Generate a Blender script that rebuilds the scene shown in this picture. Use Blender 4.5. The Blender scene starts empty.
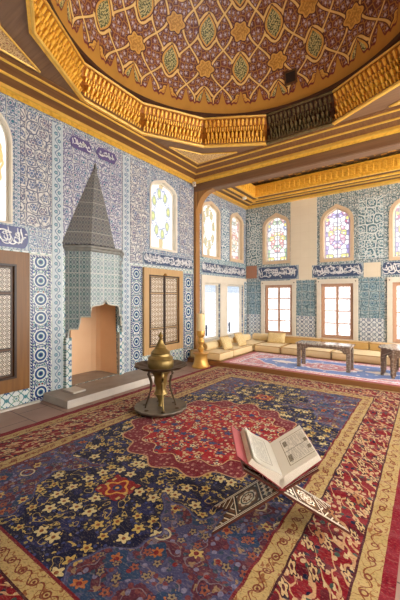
import bpy, bmesh, math, random
from mathutils import Vector, Matrix
from mathutils.geometry import tessellate_polygon
S = bpy.context.scene
COL = S.collection
PI = math.pi
# ------------------------------------------------------------------ camera
TH = math.radians(35.5)
cam = bpy.data.cameras.new('camera')
cam.sensor_fit = 'HORIZONTAL'; cam.sensor_width = 36.0
cam.lens = 36.0 * 319.0 / 400.0
cam.shift_y = -3.0 / 400.0
cam.clip_start = 0.05
co = bpy.data.objects.new('camera', cam); COL.objects.link(co)
co.location = (0, 0, 1.6); co.rotation_euler = (PI / 2, 0, TH)
S.camera = co
# ------------------------------------------------------------------ light
w = bpy.data.worlds.new('daylight'); S.world = w; w.use_nodes = True
bg = w.node_tree.nodes['Background']
bg.inputs[0].default_value = (1.0, 0.97, 0.93, 1); bg.inputs[1].default_value = 3.2
S.view_settings.view_transform = 'Standard'; S.view_settings.look = 'None'
S.view_settings.gamma = 1.0; S.view_settings.use_curve_mapping = False
S.view_settings.exposure = 1.2
GLASS = 0.52      # brightness of the daylit panes

# ------------------------------------------------------------------ node expressions
T = None
class E:
    def __init__(s, sock): s.s = sock
    def __add__(a, b): return mth('ADD', a, b)
    def __radd__(a, b): return mth('ADD', b, a)
    def __sub__(a, b): return mth('SUBTRACT', a, b)
    def __rsub__(a, b): return mth('SUBTRACT', b, a)
    def __mul__(a, b): return mth('MULTIPLY', a, b)
    def __rmul__(a, b): return mth('MULTIPLY', b, a)
    def __truediv__(a, b): return mth('DIVIDE', a, b)
    def __rtruediv__(a, b): return mth('DIVIDE', b, a)
    def __neg__(a): return mth('MULTIPLY', a, -1.0)
def put(sock, x):
    if isinstance(x, E): T.links.new(x.s, sock)
    elif isinstance(x, tuple): sock.default_value = (x[0], x[1], x[2], 1.0)
    else: sock.default_value = x
def mth(op, *a):
    n = T.nodes.new('ShaderNodeMath'); n.operation = op
    for i, x in enumerate(a): put(n.inputs[i], x)
    return E(n.outputs[0])
def sin(a): return mth('SINE', a)
def cos(a): return mth('COSINE', a)
def ab(a): return mth('ABSOLUTE', a)
def mn(a, b): return mth('MINIMUM', a, b)
def mx(a, b): return mth('MAXIMUM', a, b)
def lt(a, b): return mth('LESS_THAN', a, b)
def gt(a, b): return mth('GREATER_THAN', a, b)
def fr(a): return mth('FRACT', a)
def fl(a): return mth('FLOOR', a)
def sq(a): return mth('SQRT', a)
def at2(a, b): return mth('ARCTAN2', a, b)
def hyp(a, b): return sq(a * a + b * b)
def ping(a, s): return mth('PINGPONG', a, s)
def mod2(a): return fr(a * 0.5) * 2.0
def inv(a): return 1.0 - a
def rng(x, a, b): return gt(x, a) * lt(x, b)
def mix(a, b, f):
    n = T.nodes.new('ShaderNodeMix'); n.data_type = 'RGBA'
    put(n.inputs[0], f); put(n.inputs[6], a); put(n.inputs[7], b)
    return E(n.outputs[2])
def vec(a, b, c=0.0):
    n = T.nodes.new('ShaderNodeCombineXYZ')
    for i, x in enumerate((a, b, c)): put(n.inputs[i], x)
    return E(n.outputs[0])
def pos():
    n = T.nodes.new('ShaderNodeTexCoord'); m = T.nodes.new('ShaderNodeSeparateXYZ')
    T.links.new(n.outputs['Object'], m.inputs[0])
    return E(m.outputs[0]), E(m.outputs[1]), E(m.outputs[2])
def noise(a, b, scale, detail=2.0, c=0.0):
    n = T.nodes.new('ShaderNodeTexNoise'); T.links.new(vec(a, b, c).s, n.inputs['Vector'])
    n.inputs['Scale'].default_value = scale; n.inputs['Detail'].default_value = detail
    return E(n.outputs[0])
def voro(a, b, rnd=1.0, feature='F1'):
    n = T.nodes.new('ShaderNodeTexVoronoi'); n.voronoi_dimensions = '2D'; n.feature = feature
    T.links.new(vec(a, b).s, n.inputs['Vector']); n.inputs['Scale'].default_value = 1.0
    n.inputs['Randomness'].default_value = rnd
    if feature == 'DISTANCE_TO_EDGE': return E(n.outputs['Distance'])
    m = T.nodes.new('ShaderNodeSeparateXYZ'); T.links.new(n.outputs['Position'], m.inputs[0])
    r = T.nodes.new('ShaderNodeSeparateColor'); T.links.new(n.outputs['Color'], r.inputs[0])
    return E(n.outputs['Distance']), a - E(m.outputs[0]), b - E(m.outputs[1]), E(r.outputs[0]), E(r.outputs[1])
def lin(c): return c / 12.92 if c <= 0.04045 else ((c + 0.055) / 1.055) ** 2.4
def rgb(r, g, b): return (lin(r / 255), lin(g / 255), lin(b / 255))

MATS = {}
def mat(name, fn, rough=0.6, metal=0.0, bump=None, bd=0.01, sheen=0.0, spec=0.5):
    """fn() -> colour, or (colour, height); evaluated inside the material's node tree"""
    global T
    if name in MATS: return MATS[name]
    m = bpy.data.materials.new(name); m.use_nodes = True; T = m.node_tree
    p = T.nodes['Principled BSDF']
    out = fn() if callable(fn) else fn
    h = None; rr = None
    if isinstance(out, list):
        if len(out) > 2: rr = out[2]
        out, h = out[0], out[1]
    put(p.inputs['Base Color'], out)
    put(p.inputs['Roughness'], rr if rr is not None else rough); p.inputs['Metallic'].default_value = metal
    p.inputs['Specular IOR Level'].default_value = spec
    if sheen: p.inputs['Sheen Weight'].default_value = sheen; p.inputs['Sheen Roughness'].default_value = 0.4
    if h is not None:
        b = T.nodes.new('ShaderNodeBump'); b.inputs['Distance'].default_value = bd; b.inputs['Strength'].default_value = 1.0
        put(b.inputs['Height'], h); T.links.new(b.outputs[0], p.inputs['Normal'])
    MATS[name] = m
    return m
def glow(name, fn, strength):
    global T
    if name in MATS: return MATS[name]
    m = bpy.data.materials.new(name); m.use_nodes = True; T = m.node_tree
    p = T.nodes['Principled BSDF']; c = fn()
    put(p.inputs['Base Color'], (0.3, 0.3, 0.3)); p.inputs['Roughness'].default_value = 0.25
    put(p.inputs['Emission Color'], c); p.inputs['Emission Strength'].default_value = strength
    MATS[name] = m
    return m

# ------------------------------------------------------------------ mesh helpers
def link(name, bm, m, parent=None, smooth=False, loc=None):
    me = bpy.data.meshes.new(name)
    bm.normal_update(); bm.to_mesh(me); bm.free()
    for q in (m if isinstance(m, (list, tuple)) else [m]): me.materials.append(q)
    if smooth:
        for p in me.polygons: p.use_smooth = True
        me.set_sharp_from_angle(angle=math.radians(40))
    o = bpy.data.objects.new(name, me); COL.objects.link(o)
    if parent: o.parent = parent
    if loc: o.location = loc
    return o
def tag(o, label=None, cat=None, group=None, kind=None):
    if label: o['label'] = label
    if cat: o['category'] = cat
    if group: o['group'] = group
    if kind: o['kind'] = kind
    return o
def thing(name, label, cat, loc=(0, 0, 0), rz=0.0, group=None):
    o = bpy.data.objects.new(name, None); COL.objects.link(o); o.empty_display_size = 0.05
    o.location = loc; o.rotation_euler = (0, 0, rz)
    return tag(o, label, cat, group)
def struct(name, bm, m, parent=None, smooth=False):
    o = link(name, bm, m, parent, smooth)
    if parent is None: o['kind'] = 'structure'
    return o
def sroot(name, loc=(0, 0, 0)):
    o = bpy.data.objects.new(name, None); COL.objects.link(o); o.location = loc; o['kind'] = 'structure'
    return o
TN = [0]
def trim(bm, m, smooth=False):
    TN[0] += 1
    return struct('trim_%d' % TN[0], bm, m, None, smooth)
def copy_tree(o, parent=None):
    c = o.copy(); COL.objects.link(c)
    if parent: c.parent = parent; c.matrix_parent_inverse = o.matrix_parent_inverse.copy()
    for ch in list(o.children): copy_tree(ch, c)
    return c
def box(bm, x0, x1, y0, y1, z0, z1, bev=0.0, mi=0, M=None):
    r = bmesh.ops.create_cube(bm, size=1.0)['verts']
    for v in r:
        v.co = Vector(((x0 + x1) / 2 + v.co.x * (x1 - x0), (y0 + y1) / 2 + v.co.y * (y1 - y0), (z0 + z1) / 2 + v.co.z * (z1 - z0)))
    fs = set(f for v in r for f in v.link_faces)
    if bev:
        es = list(set(e for v in r for e in v.link_edges))
        q = bmesh.ops.bevel(bm, geom=es, offset=bev, segments=2, affect='EDGES', profile=0.5)
        fs = set(f for f in fs if f.is_valid) | set(q['faces'])
    vs = set(v for f in fs for v in f.verts)
    if M is not None:
        for v in vs: v.co = M @ v.co
    for f in fs: f.material_index = mi
    return vs
def bx(*a, **k):
    bm = bmesh.new(); box(bm, *a, **k); return bm
def lathe(bm, prof, n=32, c=(0, 0, 0), lobes=0, amp=0.0, mi=0):
    rings = []
    for r, z in prof:
        ring = []
        for i in range(n):
            a = 2 * PI * i / n
            rr = max(r, 1e-4) * (1 + (amp * math.cos(lobes * a) if lobes else 0))
            ring.append(bm.verts.new((c[0] + rr * math.cos(a), c[1] + rr * math.sin(a), c[2] + z)))
        rings.append(ring)
    for a, b in zip(rings, rings[1:]):
        for i in range(n):
            f = bm.faces.new((a[i], a[(i + 1) % n], b[(i + 1) % n], b[i])); f.material_index = mi
    bm.faces.new(list(reversed(rings[0]))).material_index = mi
    bm.faces.new(rings[-1]).material_index = mi
def tube(bm, pts, rad, n=8, mi=0):
    rings = []; N = len(pts)
    rads = rad if isinstance(rad, (list, tuple)) else [rad] * N
    pts = [Vector(p) for p in pts]
    for i, p in enumerate(pts):
        t = (pts[min(i + 1, N - 1)] - pts[max(i - 1, 0)]).normalized()
        up = Vector((0, 0, 1)) if abs(t.z) < 0.95 else Vector((1, 0, 0))
        a = t.cross(up).normalized(); b = a.cross(t)
        rings.append([bm.verts.new(p + (a * math.cos(2 * PI * k / n) + b * math.sin(2 * PI * k / n)) * rads[i]) for k in range(n)])
    for a, b in zip(rings, rings[1:]):
        for i in range(n): bm.faces.new((a[i], a[(i + 1) % n], b[(i + 1) % n], b[i])).material_index = mi
    bm.faces.new(list(reversed(rings[0]))); bm.faces.new(rings[-1])
def prism(bm, poly, to3, d0, d1, mi=0):
    """poly in (u,v); to3(u,v,d) -> xyz; solid between depths d0 and d1"""
    tri = tessellate_polygon([[Vector((u, v, 0)) for u, v in poly]])
    A = [bm.verts.new(to3(u, v, d0)) for u, v in poly]; B = [bm.verts.new(to3(u, v, d1)) for u, v in poly]
    n = len(poly); fs = []
    for t in tri:
        fs.append(bm.faces.new([A[i] for i in t])); fs.append(bm.faces.new([B[i] for i in reversed(t)]))
    for i in range(n): fs.append(bm.faces.new((A[i], A[(i + 1) % n], B[(i + 1) % n], B[i])))
    for f in fs: f.material_index = mi
    bmesh.ops.recalc_face_normals(bm, faces=fs)
def holed(bm, outer, holes, to3, d0, d1, mi=0):
    """slab with holes between depths d0 and d1"""
    loops = [outer] + holes
    flat = [p for l in loops for p in l]
    tri = tessellate_polygon([[Vector((u, v, 0)) for u, v in l] for l in loops])
    A = [bm.verts.new(to3(u, v, d0)) for u, v in flat]; B = [bm.verts.new(to3(u, v, d1)) for u, v in flat]
    fs = []
    for t in tri:
        fs.append(bm.faces.new([A[i] for i in t])); fs.append(bm.faces.new([B[i] for i in reversed(t)]))
    k = 0
    for l in loops:
        n = len(l)
        for i in range(n):
            a, b = k + i, k + (i + 1) % n
            fs.append(bm.faces.new((A[a], A[b], B[b], B[a])))
        k += n
    for f in fs: f.material_index = mi
    bmesh.ops.recalc_face_normals(bm, faces=fs)
def rect(u0, u1, v0, v1): return [(u0, v0), (u1, v0), (u1, v1), (u0, v1)]
def arch(u0, u1, v0, vs, va, n=9):
    """pointed arch: sill v0, springing vs, apex va"""
    uc = (u0 + u1) / 2; hw = (u1 - u0) / 2; h = va - vs
    pts = [(u0, v0), (u1, v0)]
    R = []
    for i in range(n + 1):
        t = i / n
        y = h * (1 - (1 - t) ** 1.0) if False else h * t
        x = hw * (1 - t ** 1.9) ** 0.75 if t < 1 else 0.0
        R.append((x, y))
    # four-centred outline: round shoulder, straight run to the point
    R = [(hw, 0.0), (hw * .985, h * .18), (hw * .93, h * .36), (hw * .83, h * .52), (hw * .68, h * .66), (hw * .5, h * .75), (hw * .28, h * .86), (hw * .1, h * .95), (0, h)]
    pts += [(uc + x, vs + y) for x, y in R]
    pts += [(uc - x, vs + y) for x, y in reversed(R[:-1])]
    return pts
XL, YB = -4.84, 9.37
HT = 4.48
def L3(u, v, d): return (XL + d, u, v)          # left wall: u = y, d into the room
def B3(u, v, d): return (u, YB - d, v)          # back wall: u = x
def F3(u, v, d): return (u, v, d)               # horizontal

# ------------------------------------------------------------------ pattern toolkit
def floral(u, v, s, base, line, flower, core, leaf, rnd=0.45, lw=0.09, grout=None, second=None, fr_=0.27, rim=0.035):
    """scrolling stems with rosettes: one cell is s metres"""
    wu = u / s + (noise(u, v, 0.9 / s, 1.0) - 0.5) * 0.35
    wv = v / s + (noise(v, u, 0.9 / s, 1.0, 3.7) - 0.5) * 0.35
    d, rx, ry, c1, c2 = voro(wu, wv, rnd)
    e = voro(wu, wv, rnd, 'DISTANCE_TO_EDGE')
    ang = at2(ry, rx)
    spi = ab(fr(d * 2.6 - ang * 0.1592 + c1) - 0.5)
    col = mix(base, line, lt(spi, lw * 1.1) * gt(d, 0.3))
    if leaf:
        col = mix(col, leaf, lt(ab(e - 0.17), 0.055) * gt(sin(ang * 5.0 + c2 * 6.0), 0.1))
    col = mix(col, line, lt(e, lw * 0.55))
    pet = d - (fr_ + fr_ * 0.22 * cos(ang * 6.0))
    fcol = mix(flower, second, gt(c2, 0.55)) if second else flower
    col = mix(col, line, lt(pet, rim))
    col = mix(col, fcol, lt(pet, 0.0))
    col = mix(col, base, lt(ab(d - fr_ * .62), 0.025))
    col = mix(col, core, lt(d, fr_ * .34))
    if grout:
        g = mn(ping(u, grout / 2), ping(v, grout / 2))
        col = mix(col, rgb(185, 182, 172), lt(g, 0.004))
    return col
def vines(col, u, v, s, ink, width=0.05, k=3.0, bud=None):
    """curling stems: level lines of a soft field, with buds along them"""
    n = noise(u, v, 1.0 / s, 1.2)
    e = ab(fr(n * k * 2.0) - 0.5)
    col = mix(col, ink, lt(e, width * k * .6))
    if bud:
        d, rx, ry, c1, c2 = voro(u / (s * .42), v / (s * .42), 1.0)
        col = mix(col, bud, lt(d, 0.22 + .08 * cos(at2(ry, rx) * 3.0 + c1 * 6.0)) * lt(e, .24) * gt(c2, .3))
    return col
def posy(col, u, v, s, petal, alt, heart, rim, r=.2, keep=.3, rnd=.9):
    d, rx, ry, c1, c2 = voro(u / s, v / s, rnd)
    a = at2(ry, rx)
    p = d - r * (0.75 + .5 * c2) * (1.0 + .28 * cos(a * 5.0 + c1 * 6.0))
    k = gt(c1, keep)
    col = mix(col, rim, lt(p, .07) * k); col = mix(col, mix(petal, alt, gt(c2, .6)), lt(p, 0.0) * k)
    return mix(col, heart, lt(d, r * .38) * k)
def rumi(u, v, s, base, ink, ink2, accent, grout=0.25):
    """symmetric tile repeat: ogee net with palmettes"""
    uu = u / s; vv = v / s
    p = ping(uu, 0.5); q = ping(vv, 0.5)             # mirrored cell 0..0.5
    net = ab(p - (0.25 + 0.17 * cos(vv * 2 * PI)))
    col = mix(base, ink, lt(net, 0.035))
    net2 = ab(p - (0.25 - 0.17 * cos(vv * 2 * PI)))
    col = mix(col, ink2, lt(net2, 0.03))
    def ros(cx, cy, r, a, n):
        x = p - cx; y = q - cy
        return hyp(x, y) - (r + a * cos(at2(y, x) * n))
    r1 = ros(0.0, 0.0, 0.15, 0.03, 8.0)
    col = mix(col, ink, lt(r1, 0.025)); col = mix(col, accent, lt(r1, 0.0)); col = mix(col, base, lt(r1, -0.09))
    r2 = ros(0.5, 0.5, 0.15, 0.03, 6.0)
    col = mix(col, ink2, lt(r2, 0.02)); col = mix(col, base, lt(r2, -0.03)); col = mix(col, ink, lt(r2, -0.09))
    r3 = ros(0.5, 0.0, 0.09, 0.025, 5.0); col = mix(col, accent, lt(r3, 0.0))
    r4 = ros(0.0, 0.5, 0.09, 0.025, 5.0); col = mix(col, ink, lt(r4, 0.0))
    if grout:
        g = mn(ping(u, grout / 2), ping(v, grout / 2))
        col = mix(col, rgb(190, 186, 174), lt(g, 0.004))
    return col
def chain(u, v, wd, base, ink, accent):
    """narrow border: a wave with buds; v runs along, u across centred on 0, width wd"""
    k = v / (wd * 1.6)
    wave = ab(u / wd - 0.28 * sin(k * 2 * PI))
    col = mix(base, ink, lt(wave, 0.075))
    cx = u / wd + 0.22 * sin(k * 2 * PI); cy = (fr(k * 2.0) - 0.5) * 0.8
    r = hyp(cx, cy); a = at2(cy, cx)
    col = mix(col, ink, lt(r, 0.24 + 0.04 * cos(a * 6.0))); col = mix(col, accent, lt(r, 0.16)); col = mix(col, base, lt(r, 0.06))
    col = mix(col, ink, gt(ab(u / wd), 0.44)); col = mix(col, base, gt(ab(u / wd), 0.475))
    return col
WH = rgb(212, 218, 214); WHL = rgb(198, 202, 204)
LIL = rgb(106, 120, 150); PUR = rgb(116, 110, 138); BLU = rgb(48, 78, 150); NAV = rgb(38, 48, 104)
TEA = rgb(66, 122, 136); GRN = rgb(74, 122, 108); RED = rgb(150, 60, 55)
TR, TS = 0.22, 0.5
def axes(ax):
    x, y, z = pos()
    return (y if ax == 'L' else x), z
def m_upper():
    u, v = axes('L')
    return floral(u, v, 0.15, WHL, rgb(100, 116, 142), PUR, TEA, rgb(120, 142, 152), 0.5, 0.09, 0.26, LIL)
def m_panel(ax, s, base, line, fl1, core, leaf, second=None, grout=0.26):
    def f():
        u, v = axes(ax)
        return floral(u, v, s, base, line, fl1, core, leaf, 0.55, 0.1, grout, second)
    return f
M_up = mat('tile_lilac_scroll', m_upper, TR)
M_upp = mat('tile_white_saz_leaf', m_panel('L', 0.17, rgb(210, 208, 202), rgb(112, 116, 134), rgb(118, 108, 128), LIL, rgb(132, 138, 148), LIL), TR)
M_low = mat('tile_white_green', lambda: rumi(*axes('L'), 0.26, WH, rgb(78, 132, 140), rgb(92, 140, 118), rgb(72, 98, 150)), TR)
M_chL = None
def border_mat(name, ax, u0, wd, base, ink, accent):
    return mat(name, lambda: chain(axes(ax)[0] - u0, axes(ax)[1], wd, base, ink, accent), TR)
def vase_panel(ax, u0, u1, v0, v1, deep):
    def f():
        u, v = axes(ax)
        uc = (u0 + u1) / 2; hw = (u1 - u0) / 2
        x = ab(u - uc)
        d = mn(hw - x, mn(v - v0, v1 - v))
        # mirrored vine with big roundels along the axis
        s = hw * 1.5
        col = floral(x, v, s * 0.52, WH, deep, TEA, RED, rgb(90, 140, 120), 0.35, 0.11, None, BLU)
        k = fr(v / (s * 1.15)) - 0.5
        r = hyp(x - hw * 0.12 * 0.0, k * s * 1.15); a = at2(k, x / s)
        col = mix(col, WH, lt(r, s * 0.44)); col = mix(col, deep, lt(r, s * (0.37 + 0.0)) )
        col = mix(col, TEA, lt(r, s * 0.27)); col = mix(col, WH, lt(ab(r - s * 0.2), s * 0.035)); col = mix(col, NAV, lt(r, s * 0.1))
        col = mix(col, NAV, lt(d, hw * 0.24)); dots = lt(ab(fr((u + v) / 0.045) - 0.5), 0.2)
        col = mix(col, WH, lt(ab(d - hw * 0.12), hw * 0.06) * dots)
        col = mix(col, WH, lt(d, hw * 0.035))
        return col
    return f
M_teal = mat('tile_teal_wall', lambda: floral(*axes('L'), 0.18, rgb(196, 206, 208), rgb(92, 124, 136), rgb(98, 132, 150), WH, rgb(110, 160, 165), 0.5, 0.1, 0.25), TR)
M_tealB = mat('tile_teal_back', lambda: floral(*axes('B'), 0.19, rgb(196, 200, 198), rgb(92, 112, 118), rgb(108, 132, 138), WH, rgb(120, 148, 152), 0.5, 0.1, 0.25), TR)
M_tealP = mat('tile_teal_scroll_panel', lambda: floral(*axes('B'), 0.21, rgb(100, 124, 130), rgb(208, 216, 214), rgb(205, 215, 215), TEA, rgb(70, 112, 126), 0.5, 0.11), TR)
M_tealQ = mat('tile_teal_scroll_left', lambda: floral(*axes('L'), 0.21, rgb(112, 136, 150), rgb(210, 218, 220), rgb(205, 215, 215), BLU, rgb(70, 105, 130), 0.5, 0.11), TR)
def m_lowerback():
    u, v = axes('B')
    a = rumi(u, v, 0.25, rgb(212, 216, 216), rgb(58, 78, 112), rgb(70, 98, 122), rgb(80, 104, 146))
    b = floral(u, v, 0.2, rgb(160, 178, 182), rgb(84, 110, 122), rgb(100, 134, 146), rgb(70, 96, 124), rgb(120, 148, 154), .5, .1, .25)
    return mix(b, a, lt(v, 1.05))
M_lowB = mat('tile_blue_dado_back', m_lowerback, TR)
M_hood = mat('tile_hood_grey_green', lambda: rumi(pos()[1] + pos()[0], pos()[2], 0.15, rgb(150, 162, 156), rgb(66, 88, 94), rgb(86, 82, 104), rgb(52, 94, 96)), TR)
def m_cone():
    x, y, z = pos()
    c = rumi((y + 1.3 * x), z, 0.15, rgb(132, 132, 128), rgb(88, 84, 96), rgb(104, 100, 96), rgb(90, 100, 100), None)
    return mix(c, rgb(168, 168, 158), lt(ping(z + 0.02, 0.135), 0.006))
M_cone = mat('tile_hood_cone', m_cone, 0.3)
M_ledge = mat('hood_moulding', lambda: mix(rgb(150, 148, 138), rgb(100, 98, 92), noise(pos()[1], pos()[2], 18)), 0.5)
M_plaster = mat('cream_plaster', lambda: mix(rgb(226, 214, 190), rgb(214, 200, 174), mx(noise(pos()[0], pos()[2], 2.5), lt(mn(ping(pos()[0] + .05, .125), ping(pos()[2], .125)), .004))), 0.8)
M_white = mat('white_marble_frame', lambda: mix(rgb(230, 222, 205), rgb(212, 200, 180), noise(pos()[0] + pos()[1], pos()[2], 5, 4)), 0.45)
M_warm = mat('warm_stone_frame', lambda: mix(rgb(216, 192, 160), rgb(198, 172, 140), noise(pos()[0] + pos()[1], pos()[2], 6, 3)), 0.6)
M_marble = mat('hearth_marble', lambda: mix(rgb(222, 214, 200), rgb(176, 166, 154), noise(pos()[0], pos()[1], 4, 5, pos()[2])), 0.5)
M_hearthtop = mat('hearth_stone_top', lambda: mix(rgb(172, 158, 144), rgb(130, 116, 104), noise(pos()[0], pos()[1], 5, 5)), 0.7)
M_niche = mat('fire_niche_clay', lambda: mix(rgb(244, 208, 168), rgb(230, 186, 142), noise(pos()[1], pos()[2], 3, 4, pos()[0])), 0.9)
def m_floor():
    x, y, z = pos()
    n = noise(x, y, 3, 4)
    c = mix(rgb(172, 142, 126), rgb(134, 108, 96), n)
    row = fl(y / 0.42)
    j = mn(ping(x + 0.31 * row, 0.3), ping(y, 0.21))
    return [mix(c, rgb(88, 70, 64), lt(j, 0.006)), gt(j, 0.006) * 1.0]
M_floor = mat('terracotta_slab_floor', m_floor, 0.55, bd=0.003)
def m_wood(c1, c2, axis=0, s=1.0):
    def f():
        p = pos(); a = p[axis]; o = [p[i] for i in range(3) if i != axis]
        n = noise(a * 0.6 * s, o[0] * 14.0 * s, 2.2, 4, o[1] * 14.0 * s)
        return [mix(c1, c2, n), n]
    return f
M_plankY = mat('ceiling_plank_along', m_wood(rgb(140, 94, 50), rgb(88, 54, 26), 1), 0.5, bd=0.004)
M_plankX = mat('ceiling_plank_across', m_wood(rgb(146, 108, 76), rgb(98, 68, 46), 0), 0.5, bd=0.004)
M_post = mat('gilt_oak_post', m_wood(rgb(186, 134, 72), rgb(138, 92, 44), 2), 0.4, bd=0.003)
M_frame = mat('gilt_wood_frame', m_wood(rgb(206, 170, 118), rgb(172, 132, 82), 2), 0.4, bd=0.003)
M_sash = mat('brown_sash_wood', m_wood(rgb(204, 164, 134), rgb(176, 132, 104), 2), 0.5, bd=0.002)
M_dark = mat('dark_inlay_edge', rgb(52, 34, 24), 0.4)
def m_gold(light, dark, s=40.0):
    def f():
        x, y, z = pos()
        d, rx, ry, c1, c2 = voro((x + y) * s * 0.35, z * s * 0.45 + (x - y) * s * 0.1, 0.8)
        h = noise(x * 1.0, y * 1.0, s, 2, z)
        return [mix(light, dark, mn(mx(d * 0.9 - 0.35, 0.0) + mx(h - 0.5, 0.0) * 1.2, 0.8)), d * -1.0]
    return f
M_gold = mat('carved_gilding', m_gold(rgb(252, 196, 74), rgb(196, 126, 32)), 0.35, 0.2, bd=0.008)
M_goldl = mat('plain_gilding', lambda: mix(rgb(246, 204, 100), rgb(214, 156, 60), noise(pos()[0], pos()[1], 9, 3, pos()[2])), 0.35, 0.2)
M_unrest = mat('unrestored_dark_carving', m_gold(rgb(112, 92, 52), rgb(34, 26, 16), 34), 0.6, 0.1, bd=0.02)
M_brown = mat('dark_brown_cove', rgb(70, 38, 20), 0.6)
def m_corner():
    x, y, z = pos()
    return floral(x, y, 0.12, rgb(176, 122, 70), rgb(232, 196, 136), rgb(236, 204, 146), rgb(170, 80, 50), rgb(214, 164, 100), 0.5, 0.13)
M_corner = mat('painted_corner_arabesque', m_corner, 0.5)
M_rec = mat('painted_recess_ceiling', lambda: mix(rgb(74, 50, 30), rgb(180, 128, 44), gt(noise(pos()[0], pos()[1], 7, 3), 0.5) * gt(sin(pos()[0] * 22.0) * sin(pos()[1] * 22.0), -0.1)), 0.5)
def m_dome():
    x, y, z = pos()
    az = at2(y, x); R = hyp(x, y); el = at2(z, R) * (180 / PI)
    N = 10.0
    a = (az * (180 / PI) - 117.0) / 36.0 + 30.0
    sh = 1.0 - 0.0
    p = (fr(a + 0.5) - 0.5)                              # -.5 .5, palmette axis at 0
    ca = cos(el * PI / 180)
    lx = p * 36.0 * ca                                    # degrees of arc across
    # ground: maroon with small lilac flowers and gold leaves
    su = az * (180 / PI) * ca / 2.6; sv = el / 2.6
    d, rx, ry, c1, c2 = voro(az * 22.0, el / 2.7, 0.6)
    an = at2(ry, rx)
    ground = mix(rgb(124, 62, 50), rgb(100, 46, 40), c1)
    ground = mix(ground, rgb(168, 138, 138), lt(d, 0.30 + 0.1 * cos(an * 5.0)))
    ground = mix(ground, rgb(214, 200, 204), lt(d, 0.13))
    e = voro(az * 22.0, el / 2.7, 0.6, 'DISTANCE_TO_EDGE')
    ground = mix(ground, rgb(176, 120, 60), lt(e, 0.07))
    G1 = rgb(222, 168, 78); G2 = rgb(190, 132, 52); G3 = rgb(240, 206, 132)
    # rows of medallions every 14 degrees, alternately swapped
    row = fl((el - 13.0) / 14.0)
    le = el - 20.0 - row * 14.0                           # -7 .. 7
    odd = mod2(row + 20.0)
    q = fr(a + 0.5 + odd * 0.5) - 0.5                     # palmette axis of this row
    qx = q * 36.0 * ca
    q2 = fr(a + odd * 0.5) - 0.5; cx = q2 * 36.0 * ca     # cloud axis
    # interlacing ogee scrolls
    k1 = cos((el - 20.0) * (2 * PI / 28.0))
    pa = ab(fr(a + 0.5) - 0.5)
    n1 = ab(pa - (0.27 + 0.15 * k1)) * 36.0 * ca; n2 = ab(pa - (0.23 - 0.15 * k1)) * 36.0 * ca
    n3 = ab(hyp(qx, le) - 5.6 - 0.7 * cos(at2(le, qx) * 4.0)) + 3.0 * gt(ab(qx), 4.6)
    sc = mn(mn(n1, n2), n3)
    col = mix(ground, rgb(84, 32, 30), lt(sc, 0.95))
    col = mix(col, G1, lt(sc, 0.58)); col = mix(col, G3, lt(sc, 0.4))
    # cloud cartouche
    can = at2(le, cx)
    cd = hyp(cx * 0.85, le) - (3.3 + 0.45 * cos(can * 6.0))
    col = mix(col, rgb(84, 32, 30), lt(cd, 0.45)); col = mix(col, G1, lt(cd, 0.0)); col = mix(col, G2, lt(cd, -0.7) * gt(noise(cx, le, 1.2, 2), 0.48))
    # palmette: pointed leaf
    t = (le + 5.6) / 11.8
    hw = 4.1 * mx(sin(mx(mn(t, 1.0), 0.0) * PI), 0.0) * (1.1 - 0.3 * t)
    pd = ab(qx) - hw
    inn = rng(t, 0.0, 1.0)
    col = mix(col, rgb(84, 32, 30), lt(pd, 0.5) * rng(t, -0.03, 1.03)); col = mix(col, G1, lt(pd, 0.0) * inn)
    core = lt(pd, -0.85) * inn
    col = mix(col, rgb(206, 190, 130), core); col = mix(col, rgb(84, 88, 54), core * gt(noise(qx, le, 1.5, 2), 0.5))
    # fringe at the spring of the dome
    fx = fr(a * 4.0 + 0.5) - 0.5
    lob = 5.2 + 3.2 * cos(fx * PI) * cos(fx * PI) + 0.6 * cos(fx * 6 * PI)
    fx2 = 10.4 - lob
    edge = el - (4.4 + 6.5 * (1.0 - ab(fx) * 2.0) * (0.6 + 0.4 * cos(fx * 4 * PI)))
    col = mix(col, rgb(120, 40, 44), lt(edge, 0.8)); col = mix(col, G2, lt(edge, 0.0)); col = mix(col, rgb(196, 140, 58), lt(edge, -0.4))
    n = noise(x, y, 6, 3, z)
    return mix(col, rgb(120, 76, 36), mx(n - 0.45, 0.0) * 0.6)
M_dome = mat('dome_painted_plaster', m_dome, 0.5, 0.0)

# ------------------------------------------------------------------ floor and platform
def add_floor():
    bm = bmesh.new(); box(bm, XL - 0.4, 1.4, -1.2, YB + 0.35, -0.2, 0.0)
    struct('floor', bm, M_floor)
    bm = bmesh.new(); box(bm, XL, 1.4, 6.24, YB, 0.001, 0.1, 0.006)
    trim(bm, mat('platform_edge_wood', m_wood(rgb(166, 112, 66), rgb(116, 74, 40), 0), 0.45, bd=0.003))
add_floor()

# ------------------------------------------------------------------ walls with their openings
W = {  # arched: u0,u1,sill,spring,apex
    1: (1.22, 2.16, 2.64, 3.76, 4.36), 2: (4.93, 5.85, 2.64, 3.93, 4.24),
    3: (6.86, 7.79, 2.66, 3.93, 4.24), 4: (8.33, 9.20, 2.68, 3.93, 4.24),
    5: (-4.25, -3.36, 2.62, 3.74, 4.20), 6: (-2.49, -1.61, 2.58, 3.66, 4.18), 7: (-0.80, 0.08, 2.52, 3.66, 4.18)}
LOWL = [(6.97, 7.77, 0.43, 1.98), (8.14, 9.17, 0.43, 1.98)]
LOWB = [(-4.17, -3.29, 0.46, 1.97), (-2.46, -1.62, 0.45, 1.97), (-0.72, 0.14, 0.45, 1.97)]
TOPZ = 5.4; ZC0 = 4.7
WT = 0.3
bm = bmesh.new()
hl = [arch(*W[i]) for i in (1, 2, 3, 4)] + [rect(*r) for r in LOWL] + [[(3.05, 0.11), (4.05, 0.11), (4.05, 1.55), (3.05, 1.55)]]
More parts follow.
